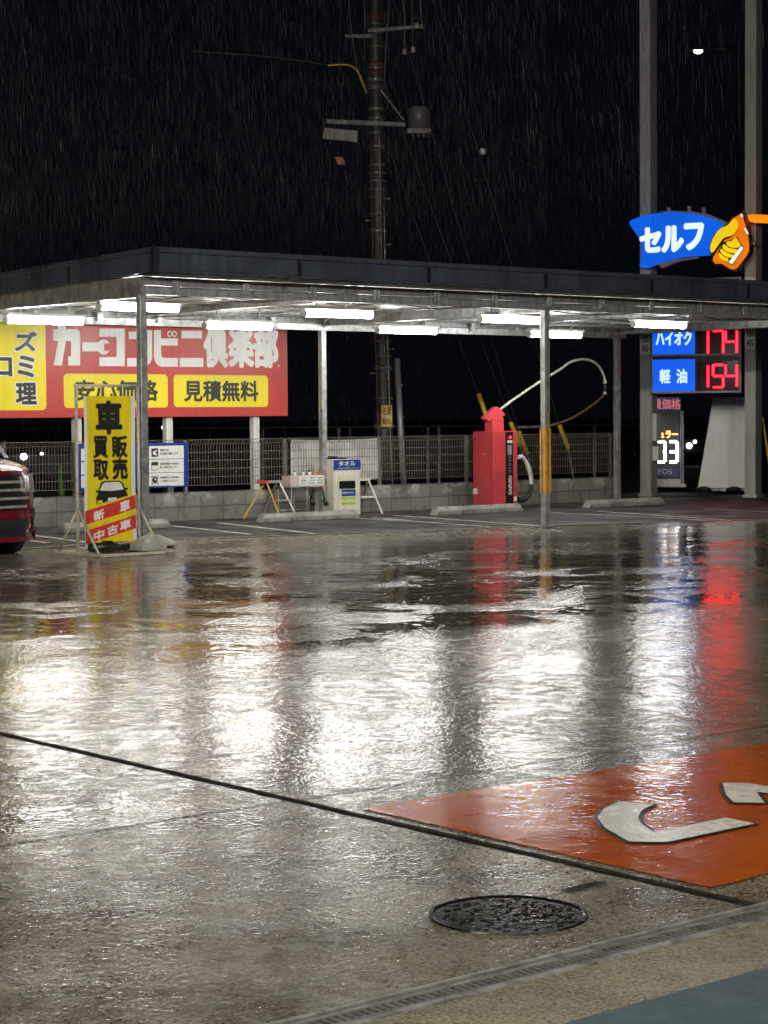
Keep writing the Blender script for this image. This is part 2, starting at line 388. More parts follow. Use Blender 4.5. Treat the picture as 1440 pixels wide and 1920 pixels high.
# ------------------------------------------------------------------ ground
def lot_poly(name, pts, z, mat, kind='structure'):
    mb = MB(); P = [LOT.xy(*p) for p in pts]
    mb.add([(x, y, z) for x, y in P], [tuple(range(len(P)))])
    return mb.build(name, mat, kind=kind)
mb = MB(); mb.add([(-400, -400, -.10), (400, -400, -.10), (400, 600, -.10), (-400, 600, -.10)], [(0, 1, 2, 3)]); mb.build('ground', M['dirt'], kind='structure')
def slab(name, pts, z0, z1, mat):
    mb = MB(); P = [LOT.xy(*p) for p in pts]; mb.poly(P, z1, z0, 'z')
    o = mb.build(name, mat, kind='structure'); o.data.materials.append(M['slab_side'])
    for p_ in o.data.polygons:
        if abs(p_.normal.z) < .5: p_.material_index = 1
    return o
JU = -14.195        # the open joint between the slabs runs along v
def jag(u, v0, v1, n, amp):
    rnd = random.Random(int(abs(u) * 1000)); return [(u + rnd.uniform(-amp, amp), v0 + (v1 - v0) * i / n) for i in range(n + 1)]
DV = -15.295        # yard side of the drain channel
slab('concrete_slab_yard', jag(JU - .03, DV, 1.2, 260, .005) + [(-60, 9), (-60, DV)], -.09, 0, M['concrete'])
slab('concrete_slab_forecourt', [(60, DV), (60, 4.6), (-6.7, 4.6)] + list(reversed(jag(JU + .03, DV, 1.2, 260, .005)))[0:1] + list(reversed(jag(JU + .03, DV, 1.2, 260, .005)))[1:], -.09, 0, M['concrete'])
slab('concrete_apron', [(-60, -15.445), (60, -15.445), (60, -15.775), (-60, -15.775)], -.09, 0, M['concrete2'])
slab('station_floor', [(-60, -15.781), (60, -15.781), (60, -34), (-60, -34)], -.09, .004, M['blue_floor'])
mb = MB(); a = LOT.xy(JU - .04, DV); b_ = LOT.xy(JU + .04, DV); c_ = LOT.xy(JU + .04, 1.2); d_ = LOT.xy(JU - .04, 1.2)
mb.add([(*p, -.010) for p in (a, b_, c_, d_)], [(0, 1, 2, 3)]); mb.build('joint_filler', M['joint'], kind='structure')
lot_poly('saw_cut', [(-30, -12.965), (JU - .03, -12.985), (JU - .03, -12.997), (-30, -12.977)], .002, M['joint'])
lot_poly('saw_cut', [(JU + .03, -13.005), (40, -13.205), (40, -13.215), (JU + .03, -13.017)], .002, M['joint'])
lot_poly('saw_cut', [(-30, -6.4), (40, -6.4), (40, -6.41), (-30, -6.41)], .002, M['joint'])
s0, s1 = GL(1060, 1672), GL(1130, 1655)
lot_poly('drain_slot', [(s0[0], s0[1] - .022), (s1[0], s1[1] - .022), (s1[0], s1[1] + .022), (s0[0], s0[1] + .022)], .003, M['joint'])
# asphalt of the parking stalls
front = [GL(-40, 1035), GL(280, 1013), GL(740, 997), GL(1040, 985), GL(1440, 973.5), GL(1700, 968)]
lot_poly('asphalt_lot', front + [(60, -3), (60, 5.03), (-30, 5.03), (-30, 2.6)], .004, M['asphalt'])
lot_poly('kerb_strip', [(u, v + .02) for u, v in front] + [(u, v - .10) for u, v in reversed(front)], .007, M['concrete2'])
# painted stall lines
for (x0, y0), (x1, y1), wd in [((300, 984.5), (472, 1003), .09), ((407, 981), (590, 1001.5), .09), ((640, 971), (744, 977), .09), ((740, 967), (1015, 987), .09), ((720, 974.5), (920, 988.5), .09),
                               ((1035, 962), (1320, 976), .09), ((1120, 959.5), (1372, 976.5), .09), ((60, 1004.5), (165, 1018), .09), ((-40, 1001), (90, 1019), .09), ((700, 971.5), (770, 976.5), .09),
                               ((1320, 955), (1470, 962), .09)]:
    p, q = GL(x0, y0), GL(x1, y1); dx, dy = q[0] - p[0], q[1] - p[1]; l = math.hypot(dx, dy); nx, ny = -dy / l * wd / 2, dx / l * wd / 2
    lot_poly('parking_line', [(p[0] + nx, p[1] + ny), (q[0] + nx, q[1] + ny), (q[0] - nx, q[1] - ny), (p[0] - nx, p[1] - ny)], .008, M['line'])
# orange painted field with white lettering
og = [(-14.11, -13.31), (-9.5, -13.42), (-9.5, -14.75)] + [GL(1440, 1638), GL(1385, 1655)] + [(-14.125, -15.06)]
lot_poly('painted_field', og, .004, M['orange'])
def floor_glyph(pix, grow):
    pts = [GL(*p) for p in pix]; cx = sum(p[0] for p in pts) / len(pts); cy_ = sum(p[1] for p in pts) / len(pts)
    mb = MB(); n = len(pts); out = []
    area = sum(pts[i][0] * pts[(i + 1) % n][1] - pts[(i + 1) % n][0] * pts[i][1] for i in range(n))
    sg = 1 if area > 0 else -1
    for i in range(n):
        p0, p1, p2 = Vector(pts[i - 1]), Vector(pts[i]), Vector(pts[(i + 1) % n])
        e1, e2 = (p1 - p0).normalized(), (p2 - p1).normalized()
        n1, n2 = Vector((e1.y, -e1.x)) * sg, Vector((e2.y, -e2.x)) * sg; nn = (n1 + n2).normalized(); k = max(.45, nn.dot(n1))
        out.append(tuple(p1 + nn * grow / k))
    lot_poly('floor_lettering_edge', out, .007, M['letter_edge']); lot_poly('floor_lettering', pts, .010, M['letter_white'])
floor_glyph([(1162, 1507), (1226, 1513), (1203, 1524), (1196, 1537), (1201, 1548), (1226, 1565), (1361, 1538), (1415, 1549), (1251, 1584), (1179, 1583), (1133, 1556), (1120, 1537), (1132, 1521)], .016)
floor_glyph([(1355, 1472), (1402, 1473), (1450, 1480), (1500, 1489), (1500, 1500), (1418, 1489), (1434, 1510), (1376, 1509), (1361, 1494)], .016)

# drain channel
t = Thing('drain_channel', 'long slotted steel drain channel along the edge of the forecourt', 'drain', LOT, -14.9, -15.37)
MB().box(-34, 10, DV - .017, DV, -.08, .004).build('channel_edge', M['grate_light'], t, bevel=.003)
MB().box(-34, 10, -15.445, -15.414, -.08, .004).build('channel_edge', M['grate_light'], t, bevel=.003)
mb = MB(); mb.box(-34, 10, -15.413, DV - .018, -.085, -.05); mb.build('channel_bed', M['joint'], t)
MB().box(-34, 10, -15.336, -15.322, -.05, .0).build('channel_rail', M['grate_light'], t, bevel=.002)
mb = MB(); mb.box(-34, 10, -15.351, -15.344, -.05, .0).box(-34, 10, -15.404, -15.397, -.05, .0)
u = -20.
while u < -9.:
    mb.box(u, u + .009, -15.397, -15.351, -.03, -.001); u += .026
mb.build('grating', M['grate'], t)
# manhole cover
mc = GL(953, 1716)
t = Thing('manhole_cover', 'round black iron manhole cover with worn raised bars set in wet concrete', 'manhole', LOT, *mc)
mb = MB(); RR = .228
mb.lathe((mc[0], mc[1], 0), [(RR + .012, .001), (RR + .01, .006), (RR, .006), (RR - .004, .003), (0, .003)], 56, False); mb.build('lid', M['iron'], t)
mb = MB()
for i in range(-12, 13):
    for j in range(-6, 7):
        a = mc[0] + j * .037 + (i % 2) * .0185; b2 = mc[1] + i * .0185
        a += random.uniform(-.008, .008); b2 += random.uniform(-.004, .004)
        if random.random() > .3 and math.hypot(a - mc[0], b2 - mc[1]) < RR - .02: l_ = random.uniform(.006, .0135); o_ = random.uniform(-.004, .004); mb.box(a + o_ - l_, a + o_ + l_, b2 - .003, b2 + .003, .003, random.uniform(.0035, .0055))
mb.build('raised_bar', M['iron'], t, bevel=.0012)

# ------------------------------------------------------------------ carport
UL, UR, VF, VB, ZT = -6.36, 6.62, -.37, 4.98, 3.353
PU, PD = (-6.30, 0., 6.34), 4.71
t = Thing('carport', 'long flat roofed steel carport with dark navy fascia and galvanised posts', 'carport', LOT, 0, 0)
carport = t
def zr(v): return -.028 * v            # the roof falls a little to the back
# deck: folded sheet, ribs running front to back
mb = MB(); n = int((UR - UL - .1) / .2); prof = []
for i in range(n):
    u0 = UL + .05 + i * .2; prof += [(u0, 3.07), (u0 + .075, 3.07), (u0 + .1, 3.13), (u0 + .175, 3.13)]
prof.append((UL + .05 + n * .2, 3.07)); vs_, fs = [], []
for v in (VF + .04, VB - .04): vs_ += [(u, v, z + zr(v)) for u, z in prof]
k = len(prof); fs = [(i, i + 1, k + i + 1, k + i) for i in range(k - 1)]
mb.add(vs_, fs)
mb.build('roof_deck', M['deck'], t)
mb = MB()
def fas(p, q, z0, z1, y):
    mb.obox((p[0], p[1], (z0 + z1) / 2 + zr(p[1])), (q[0], q[1], (z0 + z1) / 2 + zr(q[1])), y, z1 - z0)
for p, q in (((UL, VF), (UR, VF)), ((UL, VB), (UR, VB)), ((UL, VF), (UL, VB)), ((UR, VF), (UR, VB))):
    fas(p, q, 3.085, 3.29, .02)
    fas(p, q, 3.296, 3.353, .05); fas(p, q, 3.08, 3.105, .036)
fo = mb.build('fascia', M['fascia'], t, bevel=.004)
for u, v in ((UL, VF), (UR, VF), (UL, VB), (UR, VB)): MB().box(u - .034, u + .034, v - .034, v + .034, 3.07 + zr(v), 3.357 + zr(v)).build('corner_trim', M['fascia_dark'], t, parent=fo)
for z in (3.293, 3.108): MB().box(UL - .012, UR + .012, VF - .013, VF + .0, z + .0084, z + .0134).build('fascia_groove', M['black'], t, parent=fo)
for u in [UL + 2.0 * i for i in range(1, 7)]: MB().box(u - .03, u + .03, VF - .014, VF + .014, 3.1 + .01, 3.28 + .01).build('fascia_joint', M['black'], t, parent=fo)
for v in (1.4, 3.2): MB().box(UL - .014, UL + .014, v - .03, v + .03, 3.1 + zr(v), 3.28 + zr(v)).build('fascia_joint', M['black'], t, parent=fo)
mb = MB()                              # soffit lip between fascia and beam
mb.add([(UL + .02, VF + .02, 3.07), (UR - .02, VF + .02, 3.07), (UR - .02, -.06, 3.064), (UL + .02, -.06, 3.064)], [(0, 1, 2, 3)]); mb.build('soffit', M['galv_dark'], t)
def cbeam(mb, p, q, z0, z1, wd=.075, th=.006):      # C section: web and two flanges
    p, q = Vector(p), Vector(q)
    for a, b2, w2 in ((z0, z0 + th, wd), (z1 - th, z1, wd)): mb.obox((p.x, p.y, (a + b2) / 2), (q.x, q.y, (a + b2) / 2), w2, th)
    mb.obox((p.x, p.y, (z0 + z1) / 2), (q.x, q.y, (z0 + z1) / 2), th, z1 - z0 - 2 * th)
for v, zo in ((0, 0), (PD, -.1)):
    mb = MB(); cbeam(mb, (UL + .06, v, 0), (UR - .06, v, 0), 2.86 + zo, 2.955 + zo); mb.build('main_beam', M['galv'], t)
    mb = MB(); cbeam(mb, (UL + .06, v + .02, 0), (UR - .06, v + .02, 0), 2.965 + zo, 3.058 + zo); mb.build('edge_beam', M['galv_dark'], t)
    u = UL + .5
    while u < UR - .1:
        mb = MB(); mb.box(u - .05, u + .05, v - .044, v - .038, 2.90 + zo, 3.03 + zo)
        for a in (-.03, .03):
            for z in (2.915, 2.94, 2.985, 3.012): mb.box(u + a - .008, u + a + .008, v - .054, v - .044, z + zo - .008, z + zo + .008)
        u += .985
        mb.build('splice_plate', M['galv'], t)
for u in PU:                            # rafters front to back
    mb = MB(); cbeam(mb, (u + .05, .04, 0), (u + .05, PD - .04, 0), 2.83, 2.965, .08); mb.build('rafter', M['galv'], t)
for u in (-3.15, 3.17):
    mb = MB(); cbeam(mb, (u, .04, 0), (u, PD - .04, 0), 2.90, 2.985, .06); mb.build('rafter', M['galv'], t)
for v in (1.04, 2.1, 3.19, 4.0):
    mb = MB(); cbeam(mb, (UL + .08, v, 0), (UR - .08, v, 0), 2.99, 3.05 + zr(v), .05); mb.build('purlin', M['galv'], t)
for u0, u1 in ((-6.2, -3.2), (-3.1, -.05), (.1, 3.1), (3.25, 6.3)):
    mb = MB(); mb.tube([(u0, .1, 2.92), (u1, PD - .1, 2.88)], .011, 6); mb.build('brace_rod', M['galv'], t)
    mb = MB(); mb.tube([(u1, .1, 2.92), (u0, PD - .1, 2.88)], .011, 6); mb.build('brace_rod', M['galv'], t)
for u in (UL + .035, UR - .035):
    mb = MB(); mb.obox((u, -.02, 2.945), (u, PD + .1, 2.945), .012, .22); mb.obox((u, -.02, 2.832), (u, PD + .1, 2.832), .06, .006); mb.build('side_beam', M['galv_dark'], t)
posts = {}
for u in PU:
    for v, top in ((0, 2.86), (PD, 2.76)):
        mb = MB(); mb.box(u - .045, u + .045, v - .045, v + .045, .004, top)
        posts[(u, v)] = mb.build('post', M['galv'], t, bevel=.006)
        mb = MB(); mb.box(u - .075, u + .075, v - .075, v + .075, .004, .016)
        for a in (-.058, .058):
            for b2 in (-.058, .058): mb.box(u + a - .009, u + a + .009, v + b2 - .009, v + b2 + .009, .016, .03)
        mb.build('base_plate', M['galv_dark'], t, parent=posts[(u, v)])
z0, z1 = LOT.at(1020, 925, 0)[1], LOT.at(1020, 803, 0)[1]
for a, b2 in ((-1, -1), (1, -1), (-1, 1), (1, 1)):
    mb = MB(); x, y = a * .05, b2 * .05
    mb.box(min(x, x - a * .03), max(x, x - a * .03), y - .006 if b2 < 0 else y, y if b2 < 0 else y + .006, z0, z1)
    mb.box(x - .006 if a < 0 else x, x if a < 0 else x + .006, min(y, y - b2 * .03), max(y, y - b2 * .03), z0, z1)
    mb.build('corner_guard', M['orange_guard'], t, parent=posts[(0., 0)])
mb = MB(); mb.obox((-.0, -.047, z1 + .02), (.0, -.047, z1 + .2), .02, .004, (0, 1, 0)); mb.build('tape', M['yellow_guard'], t, parent=posts[(0., 0)])
# wiring along the purlin
mb = MB(); mb.tube([(UL + .3, 1.5, 2.98)] + [(UL + .3 + i * .5, 1.5 + .12 * math.sin(i * 1.7), 2.975 - .03 * (i % 3)) for i in range(1, 24)] , .008, 6); mb.build('cable', M['black'], t)

# tube lamps
lamp_us = [-5.64 + 3.0 * i for i in range(4)]
def make_lamp(u, v, z, label):
    t = Thing('tube_lamp', label, 'lamp', LOT, u, v, z, 'lit tube lamps under the carport roof')
    mb = MB(); mb.box(u - .56, u + .56, v - .085, v + .085, z + .048, z + .085); hs = mb.build('housing', M['lamp_body'], t, bevel=.006)
    for a in (-.35, .35): MB().box(u + a - .01, u + a + .01, v - .01, v + .01, z + .085, 2.992).build('hanger', M['galv'], t, parent=hs)
    mb = MB(); mb.tube([(u - .535, v, z), (u + .535, v, z)], .046, 14); mb.build('tube', M['tube'], t)
    for a in (-1, 1):
        mb = MB(); mb.tube([(u + a * .535, v, z), (u + a * .57, v, z)], .049, 12); mb.build('end_cap', M['lamp_body'], t)
    return t
fl = ['front row tube lamp behind the left corner post above the red sign', 'front row tube lamp right of the white lettered red sign', 'front row tube lamp just left of the post with orange guards', 'front row tube lamp over the blue price panel, farthest right']
bl = ['back row tube lamp at the far left above the yellow sign panel', 'back row tube lamp over the right end of the red sign', 'back row tube lamp in front of the utility pole', 'back row tube lamp passing behind the post with orange guards']
for i, u in enumerate(lamp_us): make_lamp(u, 1.043, 2.782, fl[i])
for i, u in enumerate(lamp_us): make_lamp(u, 3.19, 2.711, bl[i])

# ------------------------------------------------------------------ block wall, fence
t = Thing('block_wall', 'low grey concrete block wall with pale stains under the mesh fence', 'wall', LOT, -4, 5.1)
mb = MB(); mb.box(-20, 6.75, 5.03, 5.15, 0, .41); mb.build('masonry', M['block'], t)
t = Thing('mesh_fence', 'long brown wire mesh fence standing on the low block wall', 'fence', LOT, 0, 5.09, .41)
ps = [-18.5 + 1.835 * i for i in range(8)] + [-5.16, -4.05, -2.2, -.40, 1.445, 3.27, 5.1, 6.62]
for u in ps:
    mb = MB(); mb.box(u - .025, u + .025, 5.11, 5.15, .36, 1.15); mb.build('fence_post', M['fence'], t)
pairs = [(a, b2) for a, b2 in zip(ps[:-1], ps[1:])]
for a, b2 in pairs:
    mb = MB(); k = int((b2 - a - .04) / .05)
    for i in range(k + 1):
        u = a + .03 + (b2 - a - .06) * i / k
        mb.box(u - .0028, u + .0028, 5.088, 5.0936, .50, 1.10)
        mb.obox((u, 5.09, 1.10), (u, 5.05, 1.125), .0056, .0056); mb.obox((u, 5.05, 1.125), (u, 5.09, 1.16), .0056, .0056)
    for z in (.50, .62, .74, .86, .98, 1.10, 1.16): mb.box(a + .02, b2 - .02, 5.0936, 5.1, z - .0035, z + .0035)
    mb.build('mesh_panel', M['fence'], t)

# blue notice sheet tied to the fence
v = 5.04
t = Thing('notice_sheet', 'blue vinyl notice sheet with white rules tied to the fence behind the yellow banner', 'sign', LOT, -3.2, v, .45)
a0 = LOT.at(147, 832, v); a1 = LOT.at(352, 830, v); b0 = LOT.at(147, 922, v); b1 = LOT.at(352, 912, v)
mb = MB(); mb.add([(a0[0], v, b0[1]), (a1[0], v, b1[1]), (a1[0], v, a1[1]), (a0[0], v, a0[1]), (a0[0], v + .006, b0[1]), (a1[0], v + .006, b1[1]), (a1[0], v + .006, a1[1]), (a0[0], v + .006, a0[1])],
    [(0, 1, 2, 3), (7, 6, 5, 4), (0, 4, 5, 1), (1, 5, 6, 2), (2, 6, 7, 3), (3, 7, 4, 0)]); mb.build('sheet', M['sign_blue'], t)
def pq(fr, v, *pix): return [fr.at(x, y, v) for x, y in pix]
texts = [('敷地内では', '徐行運転でお願いします'), ('営業時間外の駐車は', '固くお断り致します。'), ('2時間以上の駐車は', 'ご遠慮ください。')]
for i, (y0, y1) in enumerate([(836, 860.5), (861.5, 886), (887, 911)]):
    mb = MB(); mb.poly(pq(LOT, v, (279, y1 + .5), (344.5, y1 - 1), (344, y0 - 1), (279.5, y0 + .5)), v - .003, v); rule = mb.build('rule_panel', M['sign_white'], t)
    mb = MB(); mb.poly(pq(LOT, v, (152, y1 + 4), (160, y1 + 3.6), (160, y0 + 5), (152, y0 + 5.5)), v - .003, v); mb.build('rule_panel', M['sign_white'], t)
    mb = MB(); mb.poly(pq(LOT, v, (284, y0 + 21), (296.5, y0 + 20), (296, y0 + 4.5), (283.5, y0 + 5)), v - .006, v - .003)
    mb.build('pictogram', M['sign_black'], t, parent=rule)
    mb = MB()
    if i == 0: mb.poly(pq(LOT, v, (286, y0 + 16), (293, y0 + 18), (294, y0 + 15.5), (291, y0 + 13), (294, y0 + 8), (290, y0 + 9), (287, y0 + 10)), v - .008, v - .006)
    elif i == 1: mb.poly(pq(LOT, v, (285, y0 + 20), (295.5, y0 + 19), (296, y0 + 11), (284.5, y0 + 11.5)), v - .008, v - .006)
    else:
        c = LOT.at(290, y0 + 12.5, v); mb.disc(c[0], c[1], .062, v - .008, v - .006, 20, .05); mb.box(c[0], c[0] + .035, v - .008, v - .006, c[1] - .006, c[1] + .006); mb.box(c[0] - .006, c[0] + .006, v - .008, v - .006, c[1], c[1] + .035)
    mb.build('pictogram_mark', M['sign_white'], t, parent=rule)
    mb = MB()
    for j, s in enumerate(texts[i]):
        p = LOT.at(300, y0 + 10.5 + j * 6.4, v); q = LOT.at(300 + (16 if i == 0 and j == 0 else 36 if j == 0 else 33), y0 + 5.4 + j * 6.4, v)
        mb.text(s, p[0], p[1], q[0], q[1], v - .003, .012, .002)
    mb.build('lettering', M['sign_black'], t, parent=rule)
# plain white tarpaulin behind the mesh
v = 5.13
c0 = LOT.at(545, 824, v); c1 = LOT.at(715, 898, v)
mb = MB()
mb.grid(lambda a, b2: (c0[0] + (c1[0] - c0[0]) * a, v + .012 * math.sin(a * 23 + b2 * 4) + .01 * math.sin(a * 9), c1[1] + (c0[1] - c1[1]) * b2 - .02 * math.sin(a * math.pi) * b2 + .02 * math.sin(a * 7) * (1 - b2)), 40, 14)
mb.grid(lambda a, b2: (c0[0] + (c1[0] - c0[0]) * a, v + .004 + .012 * math.sin(a * 23 + b2 * 4) + .01 * math.sin(a * 9), c1[1] + (c0[1] - c1[1]) * b2 - .02 * math.sin(a * math.pi) * b2 + .02 * math.sin(a * 7) * (1 - b2)), 40, 14, flip=True)
tag(mb.build('tarpaulin', M['tarp'], org=((c0[0] + c1[0]) / 2, v, c1[1]), fr=LOT), 'plain white tarpaulin stretched behind the mesh fence near the towel cabinet', 'tarpaulin')

# ------------------------------------------------------------------ red repair shop sign behind the fence
v = 5.34
t = Thing('shop_sign', 'wide red board with white lettering and yellow plates on white posts', 'sign', LOT, -3, v + .05)
rz0 = LOT.at(540, 780, v); u_l = -9.0
mb = MB(); mb.box(u_l, rz0[0], v, v + .06, rz0[1] + .0, 3.0); board = mb.build('board', M['sign_red'], t, bevel=.004)
mb = MB()
for x in (487, 324, 153): p = LOT.at(x, 900, v); mb2 = MB(); mb2.box(p[0] - .055, p[0] + .055, v + .065, v + .165, 0, 2.9); mb2.build('support_post', M['white_steel'], t, bevel=.004)
def rrect(fr, v, x0, y0, x1, y1, r=.06, n=5):
    p = fr.at(x0, y1, v); q = fr.at(x1, y0, v); pts = []
    for cx, cz, a0 in ((q[0] - r, q[1] - r, 0), (p[0] + r, q[1] - r, 90), (p[0] + r, p[1] + r, 180), (q[0] - r, p[1] + r, 270)):
        pts += [(cx + r * math.cos(R(a0 + 90 * i / n)), cz + r * math.sin(R(a0 + 90 * i / n))) for i in range(n + 1)]
    return list(reversed(pts))
mb = MB(); mb.poly(rrect(LOT, v, 120, 702, 314, 765), v - .004, v); pl1 = mb.build('yellow_plate', M['sign_yellow'], t)
mb = MB(); mb.poly(rrect(LOT, v, 326, 704, 502, 763.5), v - .004, v); pl2 = mb.build('yellow_plate', M['sign_yellow'], t)
def put(mb, fr, v, s, x0, y0, x1, y1, bold=.02, thick=.003, skew=0):
    p = fr.at(x0, y1, v); q = fr.at(x1, y0, v); mb.text(s, p[0], p[1], q[0], q[1], v, bold, thick, skew)
mb = MB(); put(mb, LOT, v - .004, '安心価格', 141, 713, 296, 752, .035); mb.build('lettering', M['sign_black'], t, parent=pl1)
mb = MB(); put(mb, LOT, v - .004, '見積無料', 345, 714, 484, 753, .035); mb.build('lettering', M['sign_black'], t, parent=pl2)
p = LOT.at(87, 769, v); mb = MB()
mb.poly([(u_l + .08, p[1]), (p[0] - .06, p[1]), (p[0] - .018, p[1] + .018), (p[0], p[1] + .06), (p[0], 2.95), (u_l + .08, 2.95)], v - .004, v); pl3 = mb.build('yellow_plate', M['sign_yellow'], t, label='yellow plate with bold dark characters edged in white')
chars = [('ズ', 28, 622, 68, 658), ('キ', -52, 622, -14, 658), ('ミ', 33, 667, 64, 707), ('コ', -14, 670, 22, 705), ('ヘ', -62, 670, -22, 705), ('理', 30, 718, 68, 758), ('修', -50, 718, -12, 758)]
mb = MB()
for c, x0, y0, x1, y1 in chars: put(mb, LOT, v - .004, c, x0 - 1.6, y0 - 1.6, x1 + 1.8, y1 + 1.8, .10)
mb.build('lettering_edge', M['sign_white'], t, parent=pl3)
mb = MB()
for c, x0, y0, x1, y1 in chars: put(mb, LOT, v - .007, c, x0, y0, x1, y1, .045)
mb.build('lettering', M['sign_black'], t, parent=pl3)
z1_ = lambda P: [(a / 4.8, 540 + b2 / 4.8) for a, b2 in P]
z2_ = lambda P: [(a / 3.6, 440 + b2 / 3.6) for a, b2 in P]
gl = [z1_([(480, 370), (520, 370), (520, 330), (590, 330), (590, 370), (690, 370), (715, 385), (722, 420), (720, 697), (612, 697), (612, 615), (640, 615), (640, 478), (592, 478), (555, 697), (483, 697), (520, 478), (480, 476)]),
      z1_([(740, 488), (882, 488), (900, 471), (925, 463), (955, 467), (985, 497), (946, 498), (934, 515), (934, 550), (946, 566), (985, 567), (955, 597), (925, 601), (900, 590), (882, 570), (740, 570)]),
      z1_([(890, 365), (1122, 365), (1122, 703), (893, 703), (893, 622), (1048, 622), (1048, 440), (890, 440)]),
      z2_([(868, 655), (925, 655), (925, 705), (868, 705)]),
      z2_([(858, 832), (955, 832), (974, 822), (978, 800), (978, 645), (1026, 645), (1026, 835), (1012, 868), (985, 886), (955, 890), (858, 890)]),
      z2_([(1038, 645), (1086, 645), (1086, 700), (1200, 700), (1200, 748), (1086, 748), (1086, 808), (1092, 826), (1106, 832), (1200, 832), (1200, 892), (1090, 892), (1062, 878), (1045, 855), (1038, 822)]),
      z2_([(1225, 650), (1362, 650), (1362, 700), (1225, 700)]), z2_([(1213, 832), (1372, 832), (1372, 893), (1213, 893)])]
mb = MB()
for g in gl: mb.poly(pq(LOT, v, *g), v - .004, v)
for x in (1145, 1176):
    p = LOT.at(x / 3.6, 440 + 670 / 3.6, v); mb.disc(p[0], p[1], .042, v - .007, v - .004, 18, .028)
put(mb, LOT, v, '倶', 382, 617, 426, 688.5, .05); put(mb, LOT, v, '楽', 429, 615, 475, 688.5, .05); put(mb, LOT, v, '部', 476, 616, 521, 689, .05)
p = LOT.at(523, 686, v); mb.disc(p[0], p[1], .018, v - .004, v, 12, .012)
mb.build('lettering', M['sign_white'], t, parent=board)

# ------------------------------------------------------------------ yellow car banner on its pipe stand
u0, u1, v = -7.29, -6.50, -.21
ztop = LOT.at(205, 723, v)[1]
t = Thing('banner_stand', 'yellow car sales banner with red stripes hung in a beige pipe stand', 'banner', LOT, (u0 + u1) / 2, v)
mb = MB()
mb.tube([(u0, v, .02), (u0, v, ztop)], .018, 10).tube([(u1, v, .02), (u1, v, ztop)], .018, 10).tube([(u0 - .02, v, ztop), (u1 + .02, v, ztop)], .016, 10)
mb.build('upright', M['beige_pipe'], t)
for s, u in ((0, u0), (1, u1)):
    mb = MB(); mb.tube([(u, v - .02, .48), (u, v - .42, .03)], .014, 8).tube([(u, v + .02, .48), (u, v + .40, .03)], .014, 8); mb.build('strut', M['beige_pipe'], t)
mb = MB()
for u in (u0, u1): mb.box(u - .018, u + .018, v - .48, v + .46, .004, .04)
for b2 in (-.46, .02, .44): mb.box(u0 + .018, u1 - .018, v + b2 - .016, v + b2 + .016, .005, .037)
mb.build('base_frame', M['beige_pipe'], t, bevel=.003)
vb = v - .02
e0, e1 = LOT.at(156.5, 743, vb), LOT.at(256, 1024, vb)
bx0, bx1, bz1, bz0 = e0[0], e1[0], e0[1], e1[1]
def BX(fx): return bx0 + (bx1 - bx0) * fx
def BZ(fy): return bz1 + (bz0 - bz1) * fy
mb = MB()
mb.grid(lambda a, b2: (BX(a), vb + .008 * math.sin(a * 5 + b2 * 6) * (1 - .2 * b2), BZ(1 - b2)), 12, 24)
mb.grid(lambda a, b2: (BX(a), vb + .004 + .008 * math.sin(a * 5 + b2 * 6) * (1 - .2 * b2), BZ(1 - b2)), 12, 24, flip=True)
cloth = mb.build('cloth', M['sign_white'], t)
mb = MB()
def wob(a, b2): return vb + .008 * math.sin(a * 5 + (1 - b2) * 6) * (1 - .2 * (1 - b2))
def print_grid(fn, off, nu=10, nv=24): return MB().grid(lambda a, b2: (BX(fn(a, b2)[0]), wob(*fn(a, b2)) - off, BZ(fn(a, b2)[1])), nu, nv)
print_grid(lambda a, b2: (.05 + .87 * a, .995 * (1 - b2) + .0), .003).build('print', M['banner_yellow'], t, parent=cloth)
SL = -.095
def stripe(c0, c1, off): return print_grid(lambda a, b2: (a * .985 + .003, (c1 + (c0 - c1) * b2) + (a - .5) * SL * (1 if True else 0)), off, 10, 4)
for c0, c1 in ((.705, .795), (.835, .925)): stripe(c0, c1, .006).build('stripe', M['banner_red'], t, parent=cloth)
stripe(.80, .83, .0055).build('stripe', M['banner_yellow'], t, parent=cloth)
mb = MB()
def bt(mb, s, fx0, fy0, fx1, fy1, bold, off=.007, slant=False):
    n = len(mb.v); mb.text(s, BX(fx0), BZ(fy1), BX(fx1), BZ(fy0), vb, bold, .002)
    for i in range(n, len(mb.v)):
        x, y, z = mb.v[i]; a = (x - bx0) / (bx1 - bx0); b2 = (z - bz1) / (bz0 - bz1)
        if slant: b2 += (a - .5) * SL; z = BZ(b2)
        mb.v[i] = (x, wob(a, b2) - off + (y - vb), z)
for s, *q in (('車', .22, .03, .74, .25, .045), ('買', .16, .262, .45, .405, .04), ('販', .53, .262, .84, .405, .04), ('取', .16, .415, .45, .55, .045), ('売', .53, .408, .84, .55, .045)): bt(mb, s, *q[:4], q[4])
mb.build('lettering', M['sign_black'], t, parent=cloth)
mb = MB()
for s, *q in (('新', .16, .725, .36, .79), ('車', .66, .715, .87, .79), ('中', .16, .858, .36, .925), ('古', .42, .852, .62, .915), ('車', .66, .845, .88, .91)): bt(mb, s, *q, .05, .009, True)
mb.build('lettering', M['sign_white'], t, parent=cloth)
def bpoly(P, off, th=.002): return MB().poly([(BX(a), BZ(b2)) for a, b2 in P], vb - off - th, vb - off)
bpoly([(.21, .71), (.205, .665), (.25, .635), (.20, .63), (.20, .617), (.25, .62), (.30, .57), (.36, .558), (.66, .558), (.72, .57), (.77, .61), (.83, .605), (.83, .617), (.78, .622), (.82, .65), (.82, .66)], .014).build('car_silhouette', M['sign_black'], t, parent=cloth)
